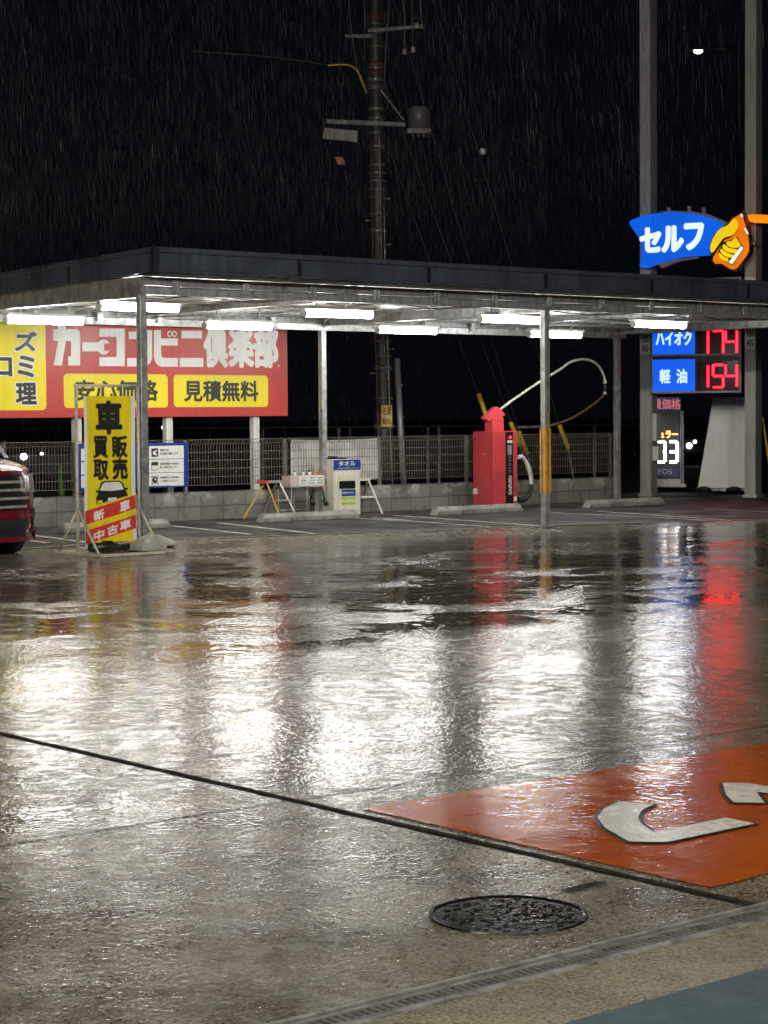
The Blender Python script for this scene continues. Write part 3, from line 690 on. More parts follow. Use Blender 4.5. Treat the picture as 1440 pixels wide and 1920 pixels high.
bpoly([(.275, .62), (.325, .578), (.38, .566), (.65, .566), (.695, .576), (.74, .617), (.5, .625)], .017).build('car_windscreen', M['sign_white'], t, parent=cloth)
bpoly([(.225, .705), (.225, .685), (.32, .683), (.32, .70)], .017).build('car_lamp', M['banner_yellow'], t, parent=cloth)
bpoly([(.43, .695), (.43, .67), (.6, .668), (.6, .685)], .017).build('car_plate', M['sign_white'], t, parent=cloth)
# water weight on the base
wc = GL(291, 1034)
t = Thing('water_weight', 'grey plastic water weight lying on the right end of the banner stand base', 'weight', LOT, u1 + .02, v - .22, .04)
mb = MB(); a, b2 = u1 + .02, v - .22
def wl(i, j):
    return None
prof = [(.255, .21, .04), (.26, .215, .10), (.22, .18, .13), (.09, .08, .19), (.07, .06, .20)]
vs_, fs = [], []
for sx, sy, z in prof:
    for k in range(16):
        an = k * math.pi / 8 + .2; ex = .6
        c, s = math.cos(an), math.sin(an)
        vs_.append((a + sx * math.copysign(abs(c) ** ex, c), b2 + sy * math.copysign(abs(s) ** ex, s), z))
for i in range(len(prof) - 1): fs += [(i * 16 + k, i * 16 + (k + 1) % 16, (i + 1) * 16 + (k + 1) % 16, (i + 1) * 16 + k) for k in range(16)]
fs += [tuple(reversed(range(16))), tuple(range(64, 80))]
mb.add(vs_, fs); mb.build('shell', pm('weight_plastic', (.36, .35, .30), .35, 0, .2, 6), t, bevel=.008)
mb = MB(); mb.tube([(a - .02, b2, .19), (a - .02, b2, .225)], .035, 14); mb.build('filler_cap', M['beige_pipe'], t)
mb = MB(); mb.box(a + .05, a + .13, b2 - .222, b2 - .2, .06, .085); mb.build('grip_slot', M['black'], t)
# dark weight under the banner
mb = MB(); a = (u0 + u1) / 2 - .08
mb.tube([(a - .24, v - .12, .09), (a + .24, v - .12, .09)], .05, 12); mb.box(a - .06, a + .02, v - .17, v - .07, .135, .155)
tag(mb.build('sand_bag', pm('dark_vinyl', (.02, .03, .022), .3, 0, .3, 8), org=(a, v - .12, .04), fr=LOT), 'dark roll shaped sand bag lying on the base under the yellow banner', 'weight')

# ------------------------------------------------------------------ wheel stops
def wheel_stop(px0, px1, y, v, label):
    ua, ub = LOT.at(px0, y, v)[0], LOT.at(px1, y, v)[0]
    t = Thing('wheel_stop', label, 'wheel stop', LOT, (ua + ub) / 2, v + .06, .004, 'concrete wheel stops in the stalls')
    mb = MB()
    pr = [(0, .004), (.16, .004), (.145, .10), (.11, .125), (.05, .125), (.0, .07)]
    n = len(pr); vs_ = [(ua, v + a, z) for a, z in pr] + [(ub, v + a, z) for a, z in pr]
    vs_ = [(u + (.05 * (z / .125) if i < n else -.05 * (z / .125)), y_, z) for i, (u, y_, z) in enumerate(vs_)]
    mb.add(vs_, [tuple(range(n)), tuple(reversed(range(n, 2 * n)))] + [(i, n + i, n + (i + 1) % n, (i + 1) % n) for i in range(n)])
    mb.build('block', pm('stop_concrete', (.24, .235, .21), .6, 0, .25, 5, .003, 40, streak=False), t, bevel=.012)
    mb = MB()
    for f in (.30, .62): u = ua + (ub - ua) * f; mb.poly([(v - .001, .01), (v + .05, .1255), (v + .11, .1265), (v + .05, .131), (v - .004, .075)], u - .004, u + .004) if False else mb.box(u - .005, u + .005, v - .002, v + .004, .01, .066)
    mb.build('seam', M['joint'], t)
wheel_stop(118, 322, 1000, 3.62, 'concrete wheel stop behind the yellow banner stand')
wheel_stop(491, 676, 977, 3.7, 'concrete wheel stop in front of the cream towel cabinet')
wheel_stop(818, 982, 964, 3.42, 'concrete wheel stop in front of the red vacuum machine')
wheel_stop(1104, 1248, 951, 3.35, 'concrete wheel stop in front of the tall sign pylons')

# ------------------------------------------------------------------ towel cabinet, table, ladders
v = 4.5
a0 = LOT.at(625.5, 900, v)[0]; a1 = LOT.at(676, 900, v)[0]; zt = LOT.at(650, 861, v)[1]
t = Thing('towel_cabinet', 'cream metal towel cabinet with blue header and dark return slot', 'cabinet', LOT, (a0 + a1) / 2, v + .24)
mb = MB(); mb.box(a0, a1, v, v + .47, .005, zt); body = mb.build('body', M['cream'], t, bevel=.012)
mb = MB(); mb.box(a0 + .03, a1 - .03, v - .014, v - .001, .07, zt - .22); door = mb.build('door', M['cream'], t, bevel=.008)
def cz(y): return LOT.at(650, y, v)[1]
def cu(x): return LOT.at(x, 900, v)[0]
mb = MB(); mb.poly(rrect(LOT, v - .014, 636, 901, 666, 917, .02), v - .018, v - .0135); mb.build('slot', M['glass'], t, parent=door)
mb = MB(); mb.box(a0 + .002, a1 - .002, v - .006, v + .001, cz(881), cz(862)); hd = mb.build('header', M['sign_blue'], t)
mb = MB(); put(mb, LOT, v - .006, 'タオル', 635, 864, 666, 874, .035, .002); put(mb, LOT, v - .006, 'ご自由にお使い下さい', 630, 876, 672, 879.3, .02, .002); mb.build('lettering', M['sign_white'], t, parent=hd)
for y0, y1, mt, s in ((918, 930, 'sign_blue', '使用済みタオル'), (932, 946, 'lime', '専用返却口')):
    mb = MB(); mb.box(cu(639), cu(665), v - .018, v - .0135, cz(y1), cz(y0)); pt = mb.build('label_plate', M[mt], t, parent=door)
    mb = MB(); put(mb, LOT, v - .018, s, 641, y0 + 3.5, 663, y1 - 3.5, .03, .0015)
    if mt == 'sign_blue': mb.build('lettering', M['sign_white'], t, parent=door)
    else: mb.build('lettering', M['sign_white'], t, parent=door)
mb = MB(); mb.tube([(cu(670), v - .03, cz(928)), (cu(670), v - .012, cz(928))], .014, 10); mb.build('lock', M['alu'], t, parent=door)
mb = MB(); mb.box(a0 + .06, a0 + .34, v + .1, v + .3, zt + .001, zt + .02); mb.box(a0 + .1, a0 + .2, v + .15, v + .25, zt + .02, zt + .045)
tag(mb.build('folded_towel', M['black'], org=(a0 + .2, v + .2, zt), fr=LOT), 'dark folded cloth left on top of the cream cabinet', 'towel')
# table with tissue boxes
v = 4.55
ta, tb = LOT.at(545, 910, v)[0], LOT.at(609, 910, v)[0]
zt2 = LOT.at(575, 911, v)[1]
t = Thing('folding_table', 'small wire legged table holding white boxes left of the towel cabinet', 'table', LOT, (ta + tb) / 2, v + .15)
mb = MB(); mb.box(ta, tb, v, v + .36, zt2 - .02, zt2); mb.build('table_top', M['alu'], t, bevel=.004)
for u in (ta + .03, (ta + tb) / 2, tb - .03):
    for b2 in (v + .02, v + .34):
        mb = MB(); mb.tube([(u, b2, .005), (u, b2, zt2 - .02)], .008, 6); mb.build('leg', M['alu'], t)
mb = MB(); mb.tube([(ta + .03, v + .34, .1), (tb - .03, v + .34, .1)], .006, 6).tube([(ta + .03, v + .02, .04), (tb - .03, v + .02, .04)], .006, 6); mb.build('stretcher', M['alu'], t)
blabs = ['white box with pinkish plain front at the left end of the table', 'white box second from the left on the table with tiny print', 'white box third from the left on the table with three lines', 'white box at the right end of the table against the cabinet']
zb2 = LOT.at(575, 892, v)[1]
for i in range(4):
    ua = ta + (tb - ta) * i / 4 + .004; ub = ta + (tb - ta) * (i + 1) / 4 - .004
    t = Thing('dispenser_box', blabs[i], 'box', LOT, (ua + ub) / 2, v + .1, zt2, 'boxes on the table')
    mb = MB(); mb.box(ua, ub, v + .005, v + .22, zt2 + .001, zb2); mb.build('carton', pm('pink_carton', (.52, .44, .41), .5, 0, .08) if i == 0 else M['sign_white'], t, bevel=.004)
    if i:
        mb = MB()
        for j in range(3): mb.text(['雑巾', 'ガラス用', '室内用'][j] if i > 1 else ['ご', '利用', '下さい'][j], ua + .03 + .02 * (j == 0), zt2 + .025 + .04 * (2 - j), ub - .03, zt2 + .048 + .04 * (2 - j), v + .005, .02, .001)
        mb.build('lettering', M['sign_black'], t)
cols_ = ['sign_white', 'sign_white', 'sign_blue', 'orange_cap', 'orange_cap']
nl = ['clear spray bottle with grey top at the left of the boxes', 'clear spray bottle with white top among the boxes', 'blue topped spray bottle beside the orange ones', 'left of two orange trigger bottles on the boxes', 'right of two orange trigger bottles on the boxes']
for i, x in enumerate((552.5, 568.5, 580.5, 587.5, 599)):
    ub = LOT.at(x, 885, v + .1)[0]
    t = Thing('spray_bottle', nl[i], 'bottle', LOT, ub, v + .1, zb2, 'spray bottles on the boxes')
    mb = MB(); mb.lathe((ub, v + .1, zb2), [(0, .001), (.022, .001), (.024, .03), (.016, .05), (.01, .058), (0, .058)], 14); mb.build('bottle_body', M['sign_white'] if i < 3 else M['orange_cap'], t)
    mb = MB(); mb.box(ub - .012, ub + .012, v + .08, v + .12, zb2 + .058, zb2 + .078); mb.box(ub - .03, ub - .012, v + .09, v + .11, zb2 + .065, zb2 + .078); mb.build('trigger', M[cols_[i]] if i > 1 else M['grey_metal'], t, bevel=.002)
for i, (x, lb) in enumerate(((580, 'black headed brush hanging from the table on the left'), (604, 'black headed brush hanging beside the towel cabinet'))):
    p = LOT.at(x, 914, v - .03); q = LOT.at(x + 6, 940, v - .03)
    t = Thing('hand_brush', lb, 'brush', LOT, p[0], v - .03, q[1], 'brushes hung on the table edge')
    mb = MB(); mb.tube([(p[0], v - .02, zt2 - .005), (p[0] + .02, v - .035, (p[1] + q[1]) / 2), (q[0] - .02, v - .03, q[1] + .03)], .014, 8); mb.build('handle', M['black'], t)
    mb = MB(); mb.tube([(q[0] - .03, v - .035, q[1] + .035), (q[0] + .02, v - .035, q[1] - .05)], .034, 10); mb.build('brush_head', M['rubber'], t)
    mb = MB(); mb.tube([(p[0], v - .02, zt2 - .01), (p[0] + .004, v - .02, zt2 - .04)], .017, 8); mb.build('grip_band', M['vac_head'], t)
def step(pxs, v, zs, mats, label, name='step_ladder'):
    # pxs: foot front-left, top left, top right, foot right in picture x at plane v
    fl_, tl, tr, fr_ = [LOT.at(x, 920, v)[0] for x in pxs]
    t = Thing(name, label, 'step ladder', LOT, (tl + tr) / 2, v + .1)
    zt = zs
    for b2, k in ((0, 0), (.34, 1)):
        mb = MB(); y0 = v + b2; y1 = v + .12 + (.1 if k else 0)
        mb.obox((fl_, y0, .006), (tl, y1, zt), .035, .02); mb.build('leg', M[mats[0]], t)
        mb = MB(); mb.obox((fr_, y0, .006), (tr, y1, zt), .035, .02); mb.build('leg', M[mats[1]], t)
    mb = MB(); mb.box(tl - .02, tr + .02, v + .10, v + .24, zt, zt + .025); mb.build('top_step', M[mats[1]], t, bevel=.004)
    f = .46; mb = MB(); mb.box(fl_ + (tl - fl_) * f, fr_ + (tr - fr_) * f, v + .04, v + .1, zt * f, zt * f + .022); mb.build('tread', M[mats[1]], t, bevel=.003)
    if mats[0] == 'step_yellow':
        mb = MB(); mb.box(tl - .028, tl + .05, v + .095, v + .245, zt - .01, zt + .03); mb.build('corner_cap', M['vac_head'], t)
    return t
zl_ = LOT.at(515, 905, 4.5)[1]
# the orange and silver ladder
v = 4.42
P_ = lambda x, y, vv: (LOT.at(x, y, vv)[0], vv, LOT.at(x, y, vv)[1])
t = Thing('step_ladder', 'small step ladder with orange and silver legs and red corner cap', 'step ladder', LOT, LOT.at(512, 920, v)[0], v + .1)
top_z = LOT.at(512, 904, v)[1]
mb = MB(); mb.obox(P_(501, 906, v), (LOT.at(516, 966, v)[0], v - .14, .006), .04, .022); mb.build('leg', M['step_yellow'], t, label='orange leg')
mb = MB(); mb.obox(P_(493, 910, v + .2), (LOT.at(474, 970, v + .2)[0], v + .42, .006), .04, .022); mb.build('leg', M['step_yellow'], t, label='orange leg')
mb = MB(); mb.obox(P_(525, 905, v), (LOT.at(547, 966, v)[0], v - .14, .006), .035, .022); mb.build('leg', M['alu'], t)
mb = MB(); mb.obox(P_(518, 905, v + .2), (LOT.at(510, 962, v + .2)[0], v + .42, .006), .035, .022); mb.build('leg', M['galv_dark'], t)
l0, l1 = LOT.at(498, 904, v)[0], LOT.at(527, 904, v)[0]
mb = MB(); mb.box(l0, l1, v - .02, v + .2, top_z - .01, top_z + .02); mb.build('top_step', M['alu'], t, bevel=.004)
mb = MB(); mb.box(l0 - .01, l0 + .055, v - .025, v + .205, top_z - .016, top_z + .026); mb.build('corner_cap', M['vac_head'], t)
l2, l3 = LOT.at(509, 938, v)[0], LOT.at(538, 938, v)[0]; zz = LOT.at(520, 938, v)[1]
mb = MB(); mb.box(l2, l3, v - .1, v - .02, zz - .012, zz + .012); mb.build('tread', M['alu'], t, bevel=.003)
mb = MB(); mb.box(l2 - .01, l2 + .03, v - .105, v - .015, zz - .015, zz + .015); mb.build('tread_cap', M['vac_head'], t)
# the white ladder behind the cabinet
v = 4.55
t = Thing('step_ladder', 'white step ladder half hidden behind the right side of the towel cabinet', 'step ladder', LOT, LOT.at(690, 920, v)[0], v + .1)
tz = LOT.at(690, 900, v)[1]
mb = MB(); mb.obox(P_(691, 901, v), (LOT.at(709, 962, v)[0], v - .1, .006), .04, .025); mb.build('leg', M['white_steel'], t)
mb = MB(); mb.obox(P_(668, 901, v + .5), (LOT.at(655, 960, v + .42)[0], v + .42, .006), .04, .025); mb.build('leg', M['white_steel'], t)
mb = MB(); mb.obox(P_(688, 903, v + .2), (LOT.at(683, 962, v + .3)[0], v + .4, .006), .03, .02); mb.build('leg', M['galv_dark'], t)
k0, k1 = a1 + .02, LOT.at(693, 900, v)[0]
mb = MB(); mb.box(k0, k1, v - .02, v + .2, tz - .01, tz + .02); mb.build('top_step', M['white_steel'], t, bevel=.004)
zz = LOT.at(690, 932, v)[1]
mb = MB(); mb.box(k0, LOT.at(701, 932, v)[0], v - .07, v + .05, zz - .012, zz + .014); mb.build('tread', M['white_steel'], t, bevel=.004)

# ------------------------------------------------------------------ vacuum machine with hose arm
v = 4.12
a0, a1 = LOT.at(925, 900, v)[0], LOT.at(970, 900, v)[0]; zt = LOT.at(930, 808.5, v)[1]; zb = LOT.at(930, 946.5, v)[1]
t = Thing('vacuum_machine', 'red car vacuum machine with black control strip and a looping hose arm', 'vacuum machine', LOT, (a0 + a1) / 2, v + .25)
mb = MB(); mb.box(a0 - .02, a1 + .02, v - .02, v + .5, .004, zb); mb.build('plinth', M['galv_dark'], t)
mb = MB(); mb.box(a0, a1, v, v + .47, zb, zt); mb.build('body', M['vac_red'], t, bevel=.012)
s0_, s1_ = LOT.at(948, 900, v)[0], LOT.at(961.5, 900, v)[0]
def vz(y): return LOT.at(955, y, v)[1]
mb = MB(); mb.box(s0_, s1_, v - .012, v + .002, zb + .01, zt - .012); strip = mb.build('control_strip', M['black'], t, bevel=.003)
cu_ = lambda x: LOT.at(x, 900, v)[0]
p = (cu_(956), vz(820)); mb = MB(); mb.disc(p[0], p[1], .024, v - .022, v - .012, 14); mb.build('indicator_lamp', em('red_indicator', (1, .02, .05), 4, (.3, .02, .02)), t, parent=strip)
p = (cu_(951.5), vz(821)); mb = MB(); mb.disc(p[0], p[1], .012, v - .018, v - .012, 12); mb.build('button', M['vac_head'], t, parent=strip)
mb = MB(); mb.box(cu_(950.5), cu_(959.5), v - .018, v - .011, vz(830.5), vz(825.5)); mb.build('coin_plate', M['sign_white'], t, parent=strip)
mb = MB(); mb.box(cu_(951), cu_(958.5), v - .016, v - .011, vz(853), vz(834.5)); mb.build('display', M['grey_metal'], t, parent=strip)
mb = MB()
for y, r in ((857, 0), (863, 1), (871, 2), (878, 3), (884, 4)):
    p = (cu_(955), vz(y)); mb.disc(p[0], p[1], .022, v - .015, v - .012, 12, .017) if r % 2 == 0 else mb.box(p[0] - .04, p[0] + .04, v - .015, v - .012, p[1] - .004, p[1] + .004)
mb.build('instruction_mark', M['grey_metal'], t, parent=strip)
g, fs = text_geo('DAIFUKU', .03)          # vertical lettering, reads bottom to top
mb = MB(); X0, X1, Z0, Z1 = cu_(952.5), cu_(958.5), vz(927), vz(892)
mb.add([(X0 + (1 - q[1]) * (X1 - X0), v - .014, Z0 + q[0] * (Z1 - Z0)) for q in g], fs); mb.build('lettering', M['sign_white'], t, parent=strip)
mb = MB(); mb.box(cu_(963.5), cu_(968.5), v - .004, v + .001, vz(940), vz(931.5)); mb.build('sticker', M['sign_white'], t)
mb = MB(); mb.box(a0 - .05, a0 - .001, v + .36, v + .42, zb + .16, zb + .25); mb.build('outlet_box', M['sign_white'], t, bevel=.004)
# neck and tilted head
cx = (LOT.at(918, 800, v + .2)[0] + LOT.at(937, 800, v + .2)[0]) / 2; vh = v + .2
hz = lambda x, y: LOT.at(x, y, vh)
mb = MB(); n0, n1 = hz(916, 809), hz(937.5, 784); mb.box(n0[0], n1[0], vh - .09, vh + .09, zt, n1[1]); mb.build('neck', M['vac_head'], t, bevel=.008)
mb = MB(); mb.poly([hz(*q) for q in ((904, 784), (912, 790.5), (937, 784.5), (943.5, 777), (929.5, 762.5), (925, 764))], vh - .06, vh + .05); mb.build('head', M['vac_head'], t, bevel=.010)
def spl(P, n=8):
    P = [Vector(p) for p in P]; out = []
    for i in range(len(P) - 1):
        p0, p1, p2, p3 = P[max(i - 1, 0)], P[i], P[i + 1], P[min(i + 2, len(P) - 1)]
        for k in range(n):
            s = k / n; out.append(.5 * ((2 * p1) + (p2 - p0) * s + (2 * p0 - 5 * p1 + 4 * p2 - p3) * s * s + (3 * p1 - p0 - 3 * p2 + p3) * s ** 3))
    return out + [P[-1]]
hv = vh
H = lambda pts: [(LOT.at(x, y, hv)[0], hv, LOT.at(x, y, hv)[1]) for x, y in pts]
mb = MB(); mb.tube(spl(H([(936, 770), (944, 763), (970, 744), (1015, 714), (1048, 694), (1068, 680), (1085, 674.5), (1104, 675), (1120, 684), (1130, 699), (1134.5, 714)])), .020, 10); mb.build('hose_arm', M['hose_white'], t)
MB().tube(H([(1134, 714), (1134.8, 719)]), .03, 10).build('hose_collar', M['hose_white'], t); MB().tube(H([(1134.5, 735), (1133.5, 740)]), .028, 10).build('hose_collar', M['hose_white'], t)
mb = MB(); mb.tube(H([(1134.8, 719), (1134.5, 736)]), .026, 10); mb.build('hose_joint', M['rubber'], t)
pth = spl(H([(1133.5, 739), (1122, 751), (1104, 764), (1080, 780), (1058, 790), (1035, 797), (1010, 800.5), (972, 801.5)]), 14); mb = MB()
mb.tube(pth, .018, 10)
for i in range(0, len(pth) - 1, 2): mb.tube([pth[i], pth[i] + (pth[i + 1] - pth[i]) * .5], .0225, 10)
mb.build('flexible_hose', M['hose_brown'], t)
hv = v + .1
mb = MB(); mb.tube(spl(H([(969, 858), (979, 857), (987, 868), (994, 888), (996, 908)])), .034, 10); mb.build('hose', M['hose_white'], t)
mb = MB(); mb.tube(spl(H([(996, 908), (995, 922), (988, 934), (978, 939), (966, 934)])), .036, 10); mb.build('suction_nozzle', M['rubber'], t)

# ------------------------------------------------------------------ weeds
def weed(px, y0, y1, v, label, wd=.07):
    a = LOT.at(px, y0, v); b2 = LOT.at(px, y1, v); mb = MB(); rnd = random.Random(px)
    t = Thing('weed', label, 'plant', LOT, a[0], v, a[1], 'weeds growing along the fence')
    mb.tube([(a[0], v, a[1]), (a[0] + .005, v, b2[1])], .006, 6, .002); mb.build('stem', M['weed'], t)
    mb = MB(); n = 130
    for i in range(n):
        f = (i + .5) / n; z = a[1] + (b2[1] - a[1]) * f; an = i * 2.4; l = wd * (1.05 - .75 * f ** 1.6) * rnd.uniform(.75, 1.2)
        d = Vector((math.cos(an), math.sin(an), rnd.uniform(.15, .55))).normalized(); p = Vector((a[0], v, z)); s = d.cross(Vector((0, 0, 1))).normalized() * .011
        mb.add([p, p + d * l * .5 + s, p + d * l + Vector((0, 0, -.006)), p + d * l * .5 - s], [(0, 1, 2, 3)])
    mb.build('leaf', M['weed'], t)
weed(115, 932, 871, 5.17, 'bright green upright weed growing behind the wall left of the banner')
weed(9, 872, 826, 5.17, 'bright green weed tip showing above the red car', .05)

# ------------------------------------------------------------------ red minivan at the left edge
fc = G(80, 1040); ca, cbv = LOT.ab(*fc)
cx, cv = ca - .84, cbv - .20
t = Thing('parked_car', 'dark red minivan with chrome barred grille parked at the left edge', 'car', LOT, cx, cv + 2)
HW = .84
def yf(x, z):                          # front surface of nose: bowed in plan and profile
    a = min(1, abs(x) / HW)
    return cv + .30 * a ** 4.2 + .05 * a ** 2 + .10 * max(0, (z - .55) / .45) ** 2 + (.05 if z < .28 else 0)
def nose(a, b2):
    x = -HW + 2 * HW * a; z = .17 + (.93 - .17) * b2; return (cx + x * (1 - .03 * b2), yf(x, z), z)
mb = MB(); mb.grid(nose, 40, 16)
def hood(a, b2):
    x = -HW + 2 * HW * a; y0 = yf(x, .93); y1 = cv + .82 + .1 * (abs(x) / HW) ** 2
    z = .93 + .16 * (b2 ** .7) - .05 * (abs(x) / HW) ** 4 * b2; return (cx + x * (.97 - .03 * b2), y0 + (y1 - y0) * b2, z)
mb.grid(hood, 40, 8)
LEN = 4.1
def side(sgn):
    def f(a, b2):
        y0 = yf(HW, .5); y = y0 + (cv + LEN - y0) * a; z = .17 + (.92 + .12 * min(1, max(0, (y - y0 - .1) / .9)) - .17) * b2
        bulge = .03 * math.sin(math.pi * b2)
        return (cx + sgn * (HW + bulge * min(1, a * 12) - .03 * b2), y, z)
    return f
mb.grid(side(1), 30, 8); mb.grid(side(-1), 30, 8, flip=True)
# cabin: roof and pillars
def arc(yy, zz, wd): return [(cx - wd, yy, zz - .06), (cx - wd * .92, yy, zz - .01), (cx, yy, zz + .02), (cx + wd * .92, yy, zz - .01), (cx + wd, yy, zz - .06)]
rows = [arc(cv + 1.45, 1.70, .66), arc(cv + 1.8, 1.80, .70), arc(cv + 3.6, 1.80, .70), arc(cv + LEN - .05, 1.68, .68), ]
vs_ = [p for r in rows for p in r]; mb.add(vs_, [(i * 5 + k, i * 5 + k + 1, i * 5 + k + 6, i * 5 + k + 5) for i in range(3) for k in range(4)], True)
for s in (-1, 1):
    for y in (2.3, 3.2, 4.0): mb.obox((cx + s * .80, cv + y, 1.03), (cx + s * .69, cv + y, 1.75), .09, .05, (0, 1, 0))
mb.add([(cx - .8, cv + LEN, .2), (cx + .8, cv + LEN, .2), (cx + .68, cv + LEN - .05, 1.62), (cx - .68, cv + LEN - .05, 1.62)], [(1, 0, 3, 2)])
mb.build('body', M['car_red'], t)
for s in (-1, 1): MB().obox((cx + s * .78, cv + .88, 1.03), (cx + s * .65, cv + 1.46, 1.66), .07, .06).build('pillar', M['black'], t)
mb = MB(); mb.add([(cx - .76, cv + .86, 1.06), (cx + .76, cv + .86, 1.06), (cx + .63, cv + 1.46, 1.68), (cx - .63, cv + 1.46, 1.68)], [(0, 1, 2, 3)]); mb.build('windscreen', M['glass'], t)
for s in (-1, 1):
    mb = MB(); mb.add([(cx + s * .785, cv + .95, 1.03), (cx + s * .79, cv + 3.9, 1.03), (cx + s * .675, cv + 3.9, 1.72), (cx + s * .66, cv + 1.5, 1.67)], [(0, 1, 2, 3)]); mb.build('side_window', M['glass'], t)
def patch(x0, x1, zlo, zhi, off, nx=8, nz=3):     # a piece following the nose, standing off it
    mb = MB(); f = lambda a, b2: (lambda x, z: (cx + x * 1.0, yf(x, z) - off, z))(x0 + (x1 - x0) * a, zlo(a) + (zhi(a) - zlo(a)) * b2)
    mb.grid(f, nx, nz); return mb
K = lambda c: (lambda a: c)
for s in (-1, 1):
    x0, x1 = s * .50, s * .825
    patch(x0, x1, lambda a: .70 - .02 * a, lambda a: .86 + .05 * a, .012, 12, 5).build('headlight', M['lamp_glass'], t)
    patch(s * .56, s * .66, K(.735), K(.83), .02, 5, 4).build('headlight_lens', M['chrome'], t)
    patch(s * .70, s * .82, lambda a: .25, lambda a: .54 - .05 * a, .010, 6, 6).build('fog_lamp_bezel', M['black'], t)
    c = (cx + s * .765, yf(.765, .36) - .016, .36)
    mb = MB(); mb.tube([c, (c[0] - s * .0, c[1] - .012, c[2])], .042, 16); mb.build('fog_lamp', M['lamp_glass'], t)
    for y in (.75, 3.35):
        mb = MB(); mb.tube([(cx + s * .62, cv + y, .30), (cx + s * .80, cv + y, .30)], .30, 28); wh = mb.build('wheel', M['rubber'], t)
        mb = MB(); mb.tube([(cx + s * .795, cv + y, .30), (cx + s * .81, cv + y, .30)], .19, 20); mb.build('rim', M['alu'], t, parent=wh)
patch(-.56, .56, K(.50), K(.89), .004, 24, 4).build('grille_recess', M['black'], t)
for i, z in enumerate((.545, .635, .725, .81)):
    e = .60 - .035 * abs(i - 1); patch(-e, e, lambda a: z - .014, lambda a: z + .014, .03, 26, 2).build('grille_bar', M['chrome'], t)
patch(-.60, .60, K(.22), K(.405), .006, 24, 4).build('lower_intake', M['rubber'], t)
patch(-.79, .79, K(.165), K(.20), .03, 24, 2).build('lip_spoiler', M['car_red'], t)
patch(-.70, .70, lambda a: .425, lambda a: .47, .02, 24, 2).build('bumper_crease', M['car_red'], t)
mb = MB(); mb.box(cx - .17, cx + .17, yf(0, .45) - .05, yf(0, .45) - .04, .41, .49); mb.build('number_plate', M['sign_white'], t)
mb = MB(); mb.box(cx - .55, cx + .55, cv + .16, cv + 3.9, .15, .35); mb.build('underbody', M['black'], t)

# ------------------------------------------------------------------ sign pylons on the right
PY = Fr(4.753, 36.85, R(-28))
def pyl(px, label, y_face=0.):
    x = PY.at(px, 800, 0)[0]
    t = Thing('sign_pylon', label, 'pylon', PY, x + .1, .17, 0, 'tall sign pylons')
    mb = MB(); mb.box(x, x + .2, 0, .345, -.1, 11.); b = mb.build('column', M['pylon'], t, bevel=.006)
    mb = MB(); mb.box(x - .03, x + .23, -.03, .375, 0, .05); mb.build('foot_plate', M['pylon'], t, bevel=.004)
    return t, x
tL, xL = pyl(1200, 'left tall grey sign pylon carrying a small meter box')
tR, xR = pyl(1396, 'right tall grey sign pylon at the edge of the photo')
for th, x, px0, px1, y0, y1, s in ((tL, xL, 1201, 1217, 575, 664, 'クレジット価格'), (tR, xR, 1396, 1414, 565, 654, 'クレジット価格')):
    p = PY.at(px0, y1, -.006); q = PY.at(px1, y0, -.006); q = (q[0], p[1] + 1.25)
    mb = MB(); mb.box(x + .004, x + .19, -.008, -.001, p[1], q[1]); pl = mb.build('price_plate', M['sign_white'], th)
    mb = MB(); n = len(s)
    for i, c in enumerate(s): mb.text(c, x + .035, p[1] + .03 + (n - 1 - i) * .17, x + .165, p[1] + .165 + (n - 1 - i) * .17, -.008, .015, .002)
    mb.build('lettering', M['sign_black'], th, parent=pl)
for y0, y1, o in ((775, 827, .10), (837, 864, .13)):
    p = PY.at(1225, y1, .05); q = PY.at(1225, y0, .05)
    mb = MB(); mb.box(xL + .2, xL + .2 + o, .04, .30, p[1], q[1]); mb.build('meter_box', M['white_steel'], tL, bevel=.008)
mb = MB(); mb.tube([(xL + .215, .02, .3), (xL + .215, .02, 2.1)], .012, 6); mb.build('conduit', M['pylon'], tL)
p = LOT.at(1408, 300, 0)
# price board between the pylons
PF = -.08
def pb(x, y, d=PF): return PY.at(x, y, d)
bl_, br_ = pb(1221, 738)[0], pb(1390, 738)[0]; bz = pb(1300, 737)[1]; bt_ = bz + 2.02
t = Thing('price_board', 'lit fuel price board with blue name panels and red digits between the pylons', 'sign', PY, (bl_ + br_) / 2, .1, bz)
mb = MB(); mb.box(bl_, br_, PF, .24, bz, bt_); box_ = mb.build('casing', M['black'], t, bevel=.006)
rows_ = [(672, 736, '軽  油', '154'), (612.5, 668, 'ハイオク', '174'), (553, 608, 'レギュラー', '163')]
SEG = {'0': 'abcdef', '1': 'bc', '2': 'abged', '3': 'abgcd', '4': 'fgbc', '5': 'afgcd', '6': 'afgedc', '7': 'abc', '8': 'abcdefg', '9': 'abcdfg'}
def seg_digit(mb, ch, x0, x1, z0, z1, y, w, slant=.0, gap=.006):
    zm = (z0 + z1) / 2
    S = {'a': (x0 + gap, z1, x1 - gap, z1), 'g': (x0 + gap, zm, x1 - gap, zm), 'd': (x0 + gap, z0, x1 - gap, z0), 'f': (x0, zm + gap, x0, z1 - gap), 'b': (x1, zm + gap, x1, z1 - gap), 'e': (x0, z0 + gap, x0, zm - gap), 'c': (x1, z0 + gap, x1, zm - gap)}
    for k in SEG[ch]:
        a, b2, c, d = S[k]; sk = lambda z: slant * (z - z0)
        mb.obox((a + sk(b2), y, b2), (c + sk(d), y, d), w if k in 'agd' else .02, .02 if k in 'agd' else w, (0, 1, 0)) if False else mb.obox((a + sk(b2), y, b2), (c + sk(d), y, d), .016, w, (0, 0, 1) if k in 'agd' else (1, 0, 0))
